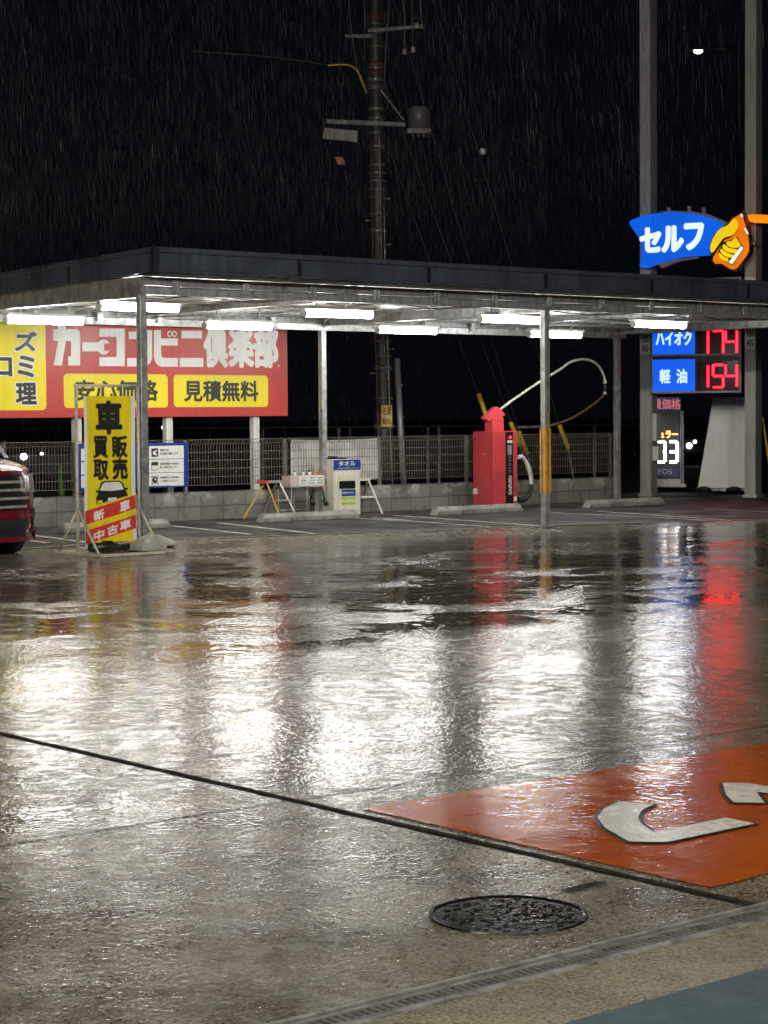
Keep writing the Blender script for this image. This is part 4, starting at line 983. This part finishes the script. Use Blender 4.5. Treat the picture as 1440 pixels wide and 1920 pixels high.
for y0, y1, nm, num in rows_:
    a, b2 = pb(1224, y1 - 1), pb(1303, y0 + 1)
    if num == '163': a = (a[0], bz + 1.38); b2 = (b2[0], bz + 1.95)
    mb = MB(); mb.box(a[0], b2[0], PF - .012, PF - .001, a[1], b2[1]); pn = mb.build('fuel_panel', M['panel_blue'], t)
    mb = MB(); h = b2[1] - a[1]; w_ = b2[0] - a[0]
    if nm == '軽  油':
        mb.text('軽', a[0] + w_ * .17, a[1] + h * .26, a[0] + w_ * .43, a[1] + h * .70, PF - .012, .03); mb.text('油', a[0] + w_ * .57, a[1] + h * .26, a[0] + w_ * .82, a[1] + h * .70, PF - .012, .03)
    else: mb.text(nm, a[0] + w_ * .08, a[1] + h * .36, a[0] + w_ * .93, a[1] + h * .87, PF - .012, .04)
    mb.build('lettering', M['panel_white'], t, parent=pn)
    c, d = pb(1305, y1 - 2), pb(1386.5, y0 + 4)
    if num == '163': c = (c[0], bz + 1.38); d = (d[0], bz + 1.95)
    mb = MB(); mb.box(c[0] + .02, d[0] - .02, PF - .004, PF - .001, c[1], d[1]); win = mb.build('digit_window', M['led_glass'], t)
    zc = (c[1] + d[1]) / 2; hh = .195
    for i, ch in enumerate(num):
        mb = MB()
        x0 = pb((1318, 1337.5, 1361)[i], 700)[0]; x1 = pb((1328, 1356.5, 1382)[i], 700)[0]
        seg_digit(mb, ch, x0, x1, zc - hh, zc + hh, PF - .014, .027); mb.build('digit', M['led_red'], t, parent=win)
mb = MB()
for zz in (bz + .0, bz + .655, bz + 1.32, bt_ - .04): mb.box(bl_ + .01, br_ - .01, PF - .02, PF, zz, zz + .035)
for x in (bl_, br_ - .03): mb.box(x, x + .03, PF - .018, PF, bz + .035, bt_ - .04)
mb.build('frame', M['grey_metal'], t, bevel=.004)

# self service sign
SF = -.45
sq = lambda P: [PY.at(1140 + a / 4.8, 340 + b2 / 4.8, SF) for a, b2 in P]
so = PY.at(1270, 500, SF)
t = Thing('self_service_sign', 'glowing blue swoosh shaped sign with a yellow hand gripping an orange fuel nozzle', 'sign', PY, so[0], SF, so[1])
def part(nm, P, y0, y1, mat): return MB().poly(sq(P), SF - y0, SF - y1).build(nm, mat, t)
blue = [(190, 370), (205, 352), (290, 318), (400, 292), (520, 279), (640, 279), (760, 292), (880, 318), (980, 352), (1035, 385), (1035, 410), (985, 445), (945, 510), (920, 580), (915, 625), (932, 655), (880, 664), (760, 670), (640, 682), (520, 710), (430, 738), (350, 772), (300, 775), (283, 762), (296, 680), (300, 600), (285, 520), (245, 460), (205, 405)]
part('swoosh', blue, .0, -.16, M['sb_blue'])
mb = MB()
for c, x0, y0, x1, y1, k in (('セ', 287, 412, 478, 645, .07), ('ル', 485, 395, 680, 640, .07), ('フ', 688, 372, 862, 620, .07)):
    p, q = sq([(x0, y1), (x1, y0)]); mb.text(c, p[0], p[1], q[0], q[1], SF - .002, k, .004)
mb.build('lettering', M['sb_white'], t)
nz = [(1085, 385), (1120, 335), (1190, 292), (1215, 300), (1222, 350), (1240, 400), (1240, 450), (1262, 485), (1272, 560), (1270, 630), (1245, 675), (1165, 780), (1130, 798), (1095, 788), (1020, 740), (965, 745), (940, 715), (945, 680), (1050, 530), (1000, 560), (1040, 430)]
part('nozzle_backing', [(1070, 385), (1110, 325), (1190, 280), (1225, 290), (1235, 350), (1252, 400), (1252, 450), (1275, 485), (1285, 560), (1282, 635), (1255, 685), (1175, 790), (1130, 810), (1090, 800), (1018, 752), (960, 757), (928, 718), (932, 680), (905, 640), (905, 600), (930, 520), (985, 440), (1040, 400)], .0, -.15, M['sb_line'])
part('nozzle_body', [(1085, 385), (1120, 338), (1190, 296), (1212, 300), (1222, 350), (1240, 400), (1240, 450), (1262, 490), (1270, 560), (1268, 628), (1245, 672), (1165, 778), (1130, 796), (1097, 786), (1020, 738), (967, 742), (945, 712), (950, 680), (1030, 560), (1050, 528), (1100, 510), (1165, 440), (1170, 380), (1140, 345), (1100, 380)], .006, .0, M['sb_orange'])
part('grip_gap', [(1090, 715), (1095, 745), (1125, 752), (1220, 615), (1225, 590), (1205, 570), (1160, 500), (1110, 525), (1035, 548), (990, 640), (1010, 690), (1060, 730)], .009, .006, M['sb_line'])
part('grip_window', [(1090, 720), (1098, 738), (1122, 744), (1214, 612), (1218, 595), (1204, 582), (1150, 640), (1120, 690)], .012, .009, M['sb_white'])
part('thumb', [(920, 610), (925, 575), (945, 515), (990, 445), (1030, 415), (1045, 412), (1085, 390), (1125, 348), (1145, 340), (1165, 358), (1172, 395), (1160, 440), (1130, 475), (1095, 495), (1050, 505), (1030, 520), (950, 635), (930, 642)], .012, .0, M['sb_yellow'])
for f in ([(1065, 555), (1080, 540), (1110, 538), (1130, 522), (1148, 502), (1170, 530), (1195, 570), (1190, 592), (1165, 598), (1120, 598), (1080, 585)], [(1030, 588), (1045, 565), (1060, 575), (1090, 600), (1130, 607), (1160, 610), (1172, 625), (1165, 645), (1130, 648), (1080, 638), (1045, 618)],
          [(1010, 625), (1022, 605), (1045, 628), (1090, 650), (1125, 658), (1132, 672), (1120, 690), (1080, 685), (1035, 662)], [(997, 662), (1003, 640), (1040, 675), (1080, 692), (1088, 705), (1075, 724), (1045, 715), (1010, 690)]):
    part('finger', f, .014, .0, M['sb_yellow'])
part('spout_flange', [(1195, 290), (1212, 295), (1215, 325), (1197, 318)], .012, .0, M['sb_white'])
part('spout_flange', [(1228, 420), (1240, 420), (1268, 470), (1258, 478), (1232, 440)], .012, .0, M['sb_white'])
part('splash_guard', [(1215, 262), (1228, 290), (1262, 400), (1272, 450), (1262, 455), (1228, 340)], .02, -.12, pm('dark_red', (.20, .035, .02), .4))
part('spout', [(1255, 310), (1275, 298), (1400, 300), (1560, 318), (1600, 345), (1590, 375), (1440, 372), (1300, 368), (1275, 362)], .0, -.16, M['sb_orange2'])
mb = MB()
for P in ([(440, 270), (560, 262), (760, 270), (900, 295), (1100, 380), (1060, 400), (900, 320), (760, 292), (560, 280)], [(440, 740), (600, 700), (800, 676), (800, 690), (620, 720), (470, 782)]): mb.poly(sq(P), SF + .05, SF + .14)
for x in (1210, 1402):
    p = PY.at(x, 455, SF); mb.obox((p[0] + .06, SF + .14, p[1]), (p[0] + .06, -.0, p[1]), .05, .06)
mb.build('bracket', M['grey_metal'], t)
mb = MB()
for a, b2 in ((540, 258), (725, 240), (855, 255)): p = sq([(a, b2)])[0]; mb.box(p[0] - .03, p[0] + .03, SF + .02, SF + .08, p[1] - .06, p[1] + .04)
mb.build('lifting_eye', M['grey_metal'], t)

# small price stand behind the left pylon
QF = Fr(*G(1255, 913), R(-12))
def qq(x, y, d=0.): return QF.at(x, y, d)
x0, x1 = qq(1206, 850)[0], qq(1282, 850)[0]
t = Thing('price_stand', 'small white framed price stand with amber and white lit figures behind the left pylon', 'sign', QF, (x0 + x1) / 2, .1)
zA, zB, zC = qq(1250, 916)[1], qq(1250, 772)[1], qq(1250, 745)[1]
mb = MB(); mb.box(x0 + .05, x1 - .08, .0, .12, zA + .22, zB); mb.build('casing', M['black'], t)
mb = MB()
for x in (x0, x1 - .07): mb.box(x, x + .07, -.03, .15, zA + .02, zB)
mb.box(x0, x1, -.02, .14, zB, zB + .02); mb.box(x0 - .04, x1 + .05, -.12, .3, .0, .06); mb.box(x0 + .07, x1 - .07, -.01, .12, zA + .02, zA + .2); mb.build('frame', M['white_steel'], t, bevel=.005)
mb = MB(); mb.box(x1 - .055, x1 - .02, -.034, -.03, zA + .05, zB - .2); mb.build('blue_stripe', M['sign_blue'], t)
mb = MB(); mb.box(x0 + .02, x1 - .06, -.02, .1, zB + .03, zC); hp = mb.build('header', em('backlit_navy', (.02, .03, .22), .22, (.015, .03, .2)), t)
mb = MB(); a, b2 = qq(1202, 768, -.02), qq(1276.5, 747.5, -.02); mb.text('会員価格', a[0] + .04, a[1], b2[0], b2[1], -.02, .03); mb.build('lettering', em('backlit_pink', (.75, .19, .20), .55, (.6, .2, .2)), t, parent=hp)
a, b2 = qq(1206, 822, 0), qq(1271, 806, 0); mb = MB(); mb.text('レギュラー', a[0] + .06, a[1], b2[0], b2[1], 0, .045, .01); mb.build('lettering', M['led_amber'], t)
for i, ch in enumerate('133'):
    mb = MB(); xs = ((1208, 1216), (1233, 1247), (1255, 1270))[i]; p, q = qq(xs[0], 866, 0), qq(xs[1], 828, 0); seg_digit(mb, ch, p[0], q[0], p[1], q[1], -.012, .055); mb.build('digit', M['led_white'], t)
p, q = qq(1206, 894, -.0), qq(1272, 874, -.0); mb = MB(); mb.box(x0 + .07, x1 - .075, -.014, -.001, p[1], q[1]); bp_ = mb.build('brand_panel', M['sign_blue'], t)
p, q = qq(1214, 889, -.014), qq(1260, 879, -.014); mb = MB(); mb.text('ENEOS', p[0], p[1], q[0], q[1], -.014, .02); mb.build('lettering', M['sign_white'], t, parent=bp_)
# tall white trapezoid panel
WF = Fr(*G(1355, 921), R(-14))
wq = lambda x, y, d=0.: WF.at(x, y, d)
t = Thing('sign_board', 'tall white tapering sign board with dark feet between the pylons', 'sign', WF, 0, .05)
P = [wq(1308, 915), wq(1412, 915), wq(1412, 745), wq(1337, 745)]
mb = MB(); mb.poly(P, 0, .14); sbp = mb.build('panel', pm('white_board', (.82, .81, .78), .4, 0, .04), t, bevel=.008)
mb = MB(); p, q = wq(1371, 760, -.0), wq(1420, 748, -.0); mb.text('お得', p[0], p[1], q[0], q[1], -.0, .02, .002); mb.build('lettering', pm('pale_print', (.45, .47, .62), .4), t, parent=sbp)
for x in (1320, 1376):
    p = wq(x, 921); mb = MB(); mb.lathe((p[0], -.05, .004), [(.0, 0), (.15, 0), (.14, .06), (.05, .085), (0, .085)], 18); mb.build('foot_weight', M['rubber'], t)
p, q = wq(1310, 917), wq(1400, 917); mb = MB(); mb.box(p[0], q[0], .02, .12, .004, P[0][1]); mb.build('base', M['galv_dark'], t)
# stay wire right of the pylon
p, q = PY.at(1430, 782, .6), PY.at(1446, 900, .6)
mb = MB(); mb.tube([(p[0], .6, p[1]), (q[0], .6, q[1])], .018, 8); mb.tube([(q[0], .6, q[1]), (q[0] + .09, .6, 0)], .018, 8)
tag(mb.build('stay_pole', M['yellow_guard'], org=(q[0], .6, 0), fr=PY), 'thin yellow stay leaning beside the right pylon', 'stay')

# ------------------------------------------------------------------ utility pole and what hangs on it
UP = Fr(*G(726, 938), 0)
up = lambda x, y, d=0.: UP.at(x, y, d)
c = lambda x, y: (up(x, y)[0], 0., up(x, y)[1])
t = Thing('utility_pole', 'tall dark utility pole wrapped in bands behind the carport', 'utility pole', UP, 0, 0)
pts = [(0, 0, -.1), c(720, 815), c(710, 490), c(706, 250), c(703.5, 40), c(702, -220)]
mb = MB(); mb.tube(pts, .175, 20, .105); mb.build('shaft', M['pole'], t)
def pole_at(y):
    P = [(938, 0.)] + [(815, pts[1][0]), (490, pts[2][0]), (250, pts[3][0]), (40, pts[4][0]), (-220, pts[5][0])]
    for (ya, xa), (yb, xb) in zip(P, P[1:]):
        if yb <= y <= ya: f = (ya - y) / (ya - yb); return xa + (xb - xa) * f
    return 0
def prad(y): return .175 - .07 * (938 - y) / 1158
rnd = random.Random(3)
ys = [800, 747, 712, 690, 668, 640, 433, 402, 370, 356, 340, 325, 310, 291, 282, 275, 250, 223, 205, 172, 165, 158, 150, 138, 128, 122, 88, 62, 56, 46, 33]
for y in ys:
    x = pole_at(y); z = up(700, y)[1]; r = prad(y) + .012 + rnd.uniform(0, .012); mb = MB(); h = rnd.choice((.012, .02, .035))
    mb.lathe((x, 0, z), [(r - .02, -h), (r, -h), (r, h), (r - .02, h)], 18); mb.build('band', M['pole_band'] if rnd.random() < .75 else M['rust'], t)
for dx, y0, y1, mt in ((-.10, 260, 900, 'rust'), (.05, 240, 700, 'galv_dark'), (.11, 350, 960, 'pole_band')):
    mb = MB(); n = 14; mb.tube([(pole_at(min(938, y0 + (y1 - y0) * i / n)) + dx, -prad(y0) - .02, up(700, y0 + (y1 - y0) * i / n)[1]) for i in range(n + 1)], .014, 6); mb.build('riser_cable', M[mt], t)
mb = MB()
for i, y in enumerate((700, 655, 610, 565, 520, 460, 415, 375)):
    s = 1 if i % 2 else -1; x = pole_at(y); z = up(700, y)[1]; mb2 = MB(); mb2.tube([(x, -.05, z), (x + s * .22, -.2, z)], .010, 6); mb2.build('step_bolt', M['galv_dark'], t)
mb = MB(); p0, p1 = c(715, 800), c(735, 760); mb.box(p0[0], p1[0], -.205, -.19, p0[2], p1[2]); wp_ = mb.build('warning_plate', M['yellow_guard'], t)
mb = MB(); w_, h = p1[0] - p0[0], p1[2] - p0[2]
mb.text('注意', p0[0] + w_ * .1, p0[2] + h * .55, p0[0] + w_ * .9, p0[2] + h * .95, -.206, .02); mb.text('張紙禁止', p0[0] + w_ * .1, p0[2] + h * .1, p0[0] + w_ * .9, p0[2] + h * .4, -.206, .02); mb.build('lettering', M['rust'], t, parent=wp_)
# cross arm with two boxes
mb = MB(); p, q = c(613, 231), c(760, 237); mb.obox((p[0], -.2, p[2]), (q[0], -.2, q[2]), .07, .075); mb.build('cross_arm', M['arm_metal'], t)
mb = MB(); p, q = c(714, 172), c(757, 228); mb.obox((p[0], -.16, p[2]), (q[0], -.2, q[2]), .03, .03); mb.build('arm_brace', M['arm_metal'], t)
mb = MB(); P = [up(606, 266), up(671, 272.5), up(671, 251), up(608, 245)]; mb.poly(P, -.4, -.1); mb.build('equipment_box', pm('grey_box', (.20, .18, .16), .4), t, bevel=.008)
p = c(785, 204); q = c(785, 246); mb = MB(); mb.lathe((p[0], -.2, q[2]), [(0, p[2] - q[2]), (.15, p[2] - q[2]), (.175, p[2] - q[2] - .03), (.18, .0), (.0, .0)], 22); mb.build('transformer_can', pm('grey_can', (.13, .12, .11), .4), t)
mb = MB(); p = c(763, 256); q2 = c(807, 246); mb.box(p[0], q2[0], -.42, -.02, p[2], q2[2]); 
for x in (774, 784, 794): r_ = c(x, 258); mb.tube([(r_[0], -.3, r_[2] - .03), (r_[0], -.3, r_[2] + .02)], .018, 8)
mb.build('can_base', pm('grey_can_base', (.14, .12, .11), .4), t, bevel=.006)
mb = MB(); P = [up(635, 312), up(648, 311.5), up(644, 298), up(628, 298)]; mb.poly(P, -.25, -.235); mb.build('red_tag', pm('red_tag', (.30, .02, .012), .4), t)
mb = MB(); mb.tube([(up(632, 272)[0], -.25, up(632, 272)[1]), (up(636, 298)[0], -.24, up(636, 298)[1])], .008, 6); mb.build('tag_line', M['black'], t)
# bent yellow cable and upper hardware
K2 = lambda L_: [(up(x, y)[0], -.2, up(x, y)[1]) for x, y in L_]
mb = MB(); mb.tube(spl(K2([(616, 126.5), (635, 125), (655, 126), (668, 134), (676, 148), (688, 178)])), .016, 8); mb.build('cable_sleeve', M['yellow_guard'], t)
mb = MB(); mb.tube(spl(K2([(652, -40), (655, 20), (662, 80), (671, 135), (680, 165)])), .011, 6).tube(spl(K2([(733, -40), (728, 40), (724, 90), (720, 172)])), .011, 6).tube(K2([(683, -40), (684, 120)]), .008, 6)
mb.tube(spl(K2([(751, -40), (757, 20), (759, 60), (758, 101)])), .012, 6).tube(K2([(771, -40), (774, 97)]), .012, 6).tube(spl(K2([(788, -40), (789, 30), (794, 60)])), .018, 6); mb.build('down_lead', M['arm_metal'], t)
mb = MB(); mb.obox(K2([(690, 62)])[0], K2([(792, 54)])[0], .06, .06); mb.obox(K2([(648, 72)])[0], K2([(700, 72)])[0], .06, .06); mb.build('upper_arm', M['arm_metal'], t)
for x, y in ((781, 52), (758, 101), (774, 97)):
    p = K2([(x, y)])[0]; mb = MB(); mb.lathe((p[0], p[1], p[2]), [(0, -.05), (.03, -.05), (.045, -.02), (.03, 0), (.045, .03), (.02, .05), (0, .05)], 12); mb.build('insulator', pm('porcelain', (.40, .32, .28), .25), t)
mb = MB(); mb.tube(spl(K2([(360, 100), (480, 108), (560, 117), (618, 126)])), .007, 5); mb.build('service_wire', M['arm_metal'], t)
# guy wires: steel strand and yellow guard
def guy(p0, p1, g0, g1, foot, label, ball=None, d=.3):
    q = lambda P: (up(P[0], P[1], d)[0], d, up(P[0], P[1], d)[1])
    f = q(foot); t = Thing('guy_wire', label, 'guy wire', UP, f[0], d, 0, 'guy wires of the utility pole')
    mb = MB(); mb.tube([q(p0), q(p1)], .006, 5); mb.build('strand', M['arm_metal'], t)
    mb = MB(); mb.tube([q(g0), q(g1)], .042, 10); mb.build('guard_sleeve', M['yellow_guard'], t)
    mb = MB(); mb.tube([q(g1), (q(foot)[0], d, 0)], .012, 6); mb.build('anchor_rod', M['galv_dark'], t)
    if ball:
        b = q(ball); mb = MB(); mb.lathe(b, [(0, -.06), (.045, -.05), (.06, 0), (.045, .05), (0, .06)], 14); mb.build('insulator', M['sign_white'], t)
guy((702, 205), (897, 740), (897, 738), (923, 812), (945, 890), 'guy wire whose yellow sleeve rises just left of the vacuum head')
guy((706, 115), (960, 795), (957, 791), (976, 838), (1003, 905), 'guy wire with yellow sleeve close right of the vacuum cabinet')
guy((700, -130), (973, 812), (972, 808), (989, 852), (1010, 905), 'second yellow sleeved guy wire right of the vacuum cabinet', d=.5)
guy((800, -40), (1049, 797), (1049, 797), (1066, 843), (1082, 905), 'guy wire with pale insulator whose yellow sleeve shows right of the guarded post', (905, 284), .4)
# grey stub pole
p, q = up(744, 672, .2), up(756, 905, .2)
mb = MB(); mb.tube([(q[0] + .02, .2, 0), (p[0], .2, p[1])], .055, 14); mb.lathe((up(748, 722, .2)[0], .2, up(748, 722, .2)[1]), [(.05, -.02), (.066, -.02), (.066, .02), (.05, .02)], 14)
tag(mb.build('stub_pole', M['grey_metal'], org=(q[0], .2, 0), fr=UP), 'short leaning grey steel pole beside the utility pole', 'pole')

# ------------------------------------------------------------------ beyond the fence
FAR = Fr(0, 46, R(6))
t = Thing('guard_rail', 'thin grey pipe rail in the dark behind the fence', 'railing', FAR, 0, 0)
fz = FAR.at(720, 800, 0)[1]
mb = MB(); mb.tube([(-8, 0, fz), (6, 0, fz)], .016, 6); mb.build('rail', M['galv_dark'], t)
for x in (-6.5, -4.7, -2.95, -2.7, -1.0, -.75, 1.0, 1.25, 3.0, 4.8):
    mb = MB(); mb.box(x - .03, x + .03, -.03, .03, -.1, fz - .03); mb.build('rail_post', M['galv_dark'], t)
def far_car(px, py, Y, lights, label, heading):
    fr = Fr(*G(px, py + 20, 0)[:2], 0); r = ray(px, py); x = r[0] / r[1] * Y; fr = Fr(x, Y, heading)
    t = Thing('distant_car', label, 'car', fr, 0, 1.5)
    mb = MB(); P = [(0, .25), (0, .75), (.7, .95), (1.3, 1.4), (2.9, 1.42), (3.6, 1.0), (4.1, .9), (4.1, .25)]
    n = len(P); vs_ = [(-.8, a + .1, z) for a, z in P] + [(.8, a + .1, z) for a, z in P]
    mb.add(vs_, [tuple(range(n)), tuple(reversed(range(n, 2 * n)))] + [(i, n + i, n + (i + 1) % n, (i + 1) % n) for i in range(n)]); mb.build('body', M['black'], t, bevel=.05)
    for s in (-.8, .8):
        for y in (.85, 3.2):
            mb = MB(); mb.tube([(s - .1, y, .3), (s + .1, y, .3)], .3, 16); mb.build('wheel', M['rubber'], t)
    for lx, lz, rr, mt in lights:
        mb = MB(); mb.disc(lx, lz, rr, .04, .095, 16); mb.build('headlight', M[mt], t)
far_car(60, 857, 44, [(-.19, .66, .07, 'head'), (.20, .72, .035, 'head_dim')], 'dark distant car with one bright round headlight seen through the left fence', 0)
far_car(1293, 868, 62, [(0, .05 + .45, .085, 'head'), (.17, .62, .06, 'head_dim')], 'dark distant car shining a headlight beside the white sign board', 0)
LM = Fr(*[ray(312, 815)[0] / ray(312, 815)[1] * 42, 42], 0)
t = Thing('marker_light', 'dark post with three small white lights behind the notice sheet', 'light', LM, 0, 0)
mb = MB(); mb.tube([(0, .1, -.1), (0, .1, 1.5)], .03, 8); mb.build('light_post', M['black'], t)
for x, y in ((306.5, 801.5), (309.5, 812), (314.5, 828)):
    p = LM.at(x, y, 0); mb = MB(); mb.disc(p[0], p[1], .04, -.02, .07, 12); mb.build('lamp_lens', M['head_dim'], t)
# far street lamp
SL_ = Fr(ray(1310, 97)[0] / ray(1310, 97)[1] * 62, 62, 0)
p = SL_.at(1310, 97, 0)
t = Thing('street_lamp', 'far street lamp burning white high in the night sky', 'street lamp', SL_, 1.2, .1)
mb = MB(); mb.tube([(1.2, .1, -.1), (1.2, .1, p[1] - .2), (1.0, .1, p[1] + .1), (.2, .1, p[1] + .13)], .06, 8); mb.build('mast', M['black'], t)
mb = MB(); mb.box(-.3, .35, -.1, .3, p[1] + .05, p[1] + .15); mb.build('lamp_head', M['black'], t, bevel=.02)
mb = MB(); 
mb.grid(lambda a, b2: (.14 * math.cos(a * 2 * math.pi) * math.sin(b2 * math.pi / 2), .1 + .14 * math.sin(a * 2 * math.pi) * math.sin(b2 * math.pi / 2), p[1] + .05 - .09 * math.cos(b2 * math.pi / 2)), 16, 5); mb.build('lamp_globe', M['head'], t)

# ------------------------------------------------------------------ station canopy over and behind the viewer, whose lamps light the yard
CZ = 4.9
t = Thing('station_canopy', 'wide fuel station canopy with square lamps over the pump lanes', 'canopy', LOT, -20, -24)
mb = MB(); mb.box(-38, -8, -34, -15.6, CZ, CZ + .6); mb.build('canopy_roof', M['canopy'], t)
for u in (-34, -22, -12):
    for v in (-31, -21.5):
        mb = MB(); mb.box(u - .2, u + .2, v - .2, v + .2, 0, CZ); mb.build('canopy_column', M['white_steel'], t)
proto = None
for i, u in enumerate((-36, -31, -26, -21, -16, -11)):
    for j, v in enumerate((-31.5, -25.5, -21.0, -17.2)):
        if proto is None:
            th = Thing('canopy_lamp', 'square lit lamp fixed under the station canopy', 'lamp', LOT, u, v, CZ - .16, 'station canopy lamps')
            mb = MB(); mb.box(u - .3, u + .3, v - .3, v + .3, CZ - .04, CZ - .002); mb.build('housing', M['lamp_body'], th)
            mb = MB(); mb.box(u - .24, u + .24, v - .24, v + .24, CZ - .16, CZ - .04); mb.build('diffuser', M['canopy_lamp'], th)
            proto = th.o
        else:
            o = copy_tree(proto); x, y = LOT.xy(u, v); o.location = (x, y, CZ - .16)

for i, u in enumerate((-33, -27, -21, -15.5, -10)):      # unseen flood lamps, added on the canopy edge to light signs from the front
    tz = CZ + .42
    t = Thing('added_flood_lamp', 'added flood lamp on the edge of the station canopy aimed over the wet yard', 'lamp', LOT, u, -15.5, tz, 'added flood lamps on the canopy edge')
    dr = Vector((-1 - u, 21, -2.0)).normalized(); p = Vector((u, -15.45, tz))
    rt = dr.cross(Vector((0, 0, 1))).normalized(); uv_ = rt.cross(dr).normalized()
    mb = MB(); mb.obox(p, p + dr * .10, .60, .36)
    for off, w2, h2 in ((uv_ * .17, .60, .02), (uv_ * -.17, .60, .02), (rt * .29, .02, .32), (rt * -.29, .02, .32)): mb.obox(p + dr * .10 + off, p + dr * .36 + off, w2, h2)
    mb.build('housing', M['black'], t)
    mb = MB(); mb.obox(p + dr * .103, p + dr * .11, .52, .30); mb.build('lens', M['flood'], t)
    mb = MB(); mb.obox((u, -15.6, tz), (u, -15.44, tz), .06, .06); mb.build('arm', M['galv'], t)

# ------------------------------------------------------------------ rain
mb = MB(); rnd = random.Random(11)
def under_roof(x, y):
    a, b2 = LOT.ab(x, y); return UL < a < UR and VF < b2 < VB
rv, rf = [], []
def streak(x, y, z, l, r):
    dx = rnd.gauss(.05, .035) * l
    n = len(rv)
    for k in range(3):
        an = k * 2.094 + rnd.random(); rv.append((x + r * math.cos(an), y + r * math.sin(an), z))
    for k in range(3): rv.append((rv[n + k][0] - dx, rv[n + k][1], z + l))
    for k in range(3): rf.append((n + k, n + (k + 1) % 3, n + 3 + (k + 1) % 3, n + 3 + k))
for i in range(90000):
    y = 17 + 36 * rnd.random() ** .9; x = y * rnd.uniform(-.20, .20); z = .6 + (.9 + y * .21) * rnd.random() ** 1.25
    if under_roof(x, y) and z < 3.4: continue
    a, b2 = LOT.ab(x, y)
    if b2 < 5.4 and z < 3.5: continue
    if x > 3.4 and y < 38 and z < 6.4: continue
    streak(x, y, z, rnd.uniform(.05, .20), .0005 + .0016 * rnd.random() ** 2.2)
for i in range(22000):                    # extra streaks over the carport roof, standing in for lit haze
    y = rnd.uniform(19, 36); x = y * (-.20 + .28 * rnd.random() ** 1.6); z = 3.45 + 3.2 * rnd.random() ** 1.7
    streak(x, y, z, rnd.uniform(.05, .16), .0006 + .0011 * rnd.random() ** 2)
me = bpy.data.meshes.new('rain'); me.from_pydata(rv, [], rf)
rm, nt, b = base('rain_water'); b.inputs['Base Color'].default_value = (.031, .033, .037, 1); b.inputs['Roughness'].default_value = .4
me.materials.append(rm); ro = bpy.data.objects.new('rain', me); col.objects.link(ro); tag(ro, 'streaks of falling rain against the dark', 'rain', kind='stuff')
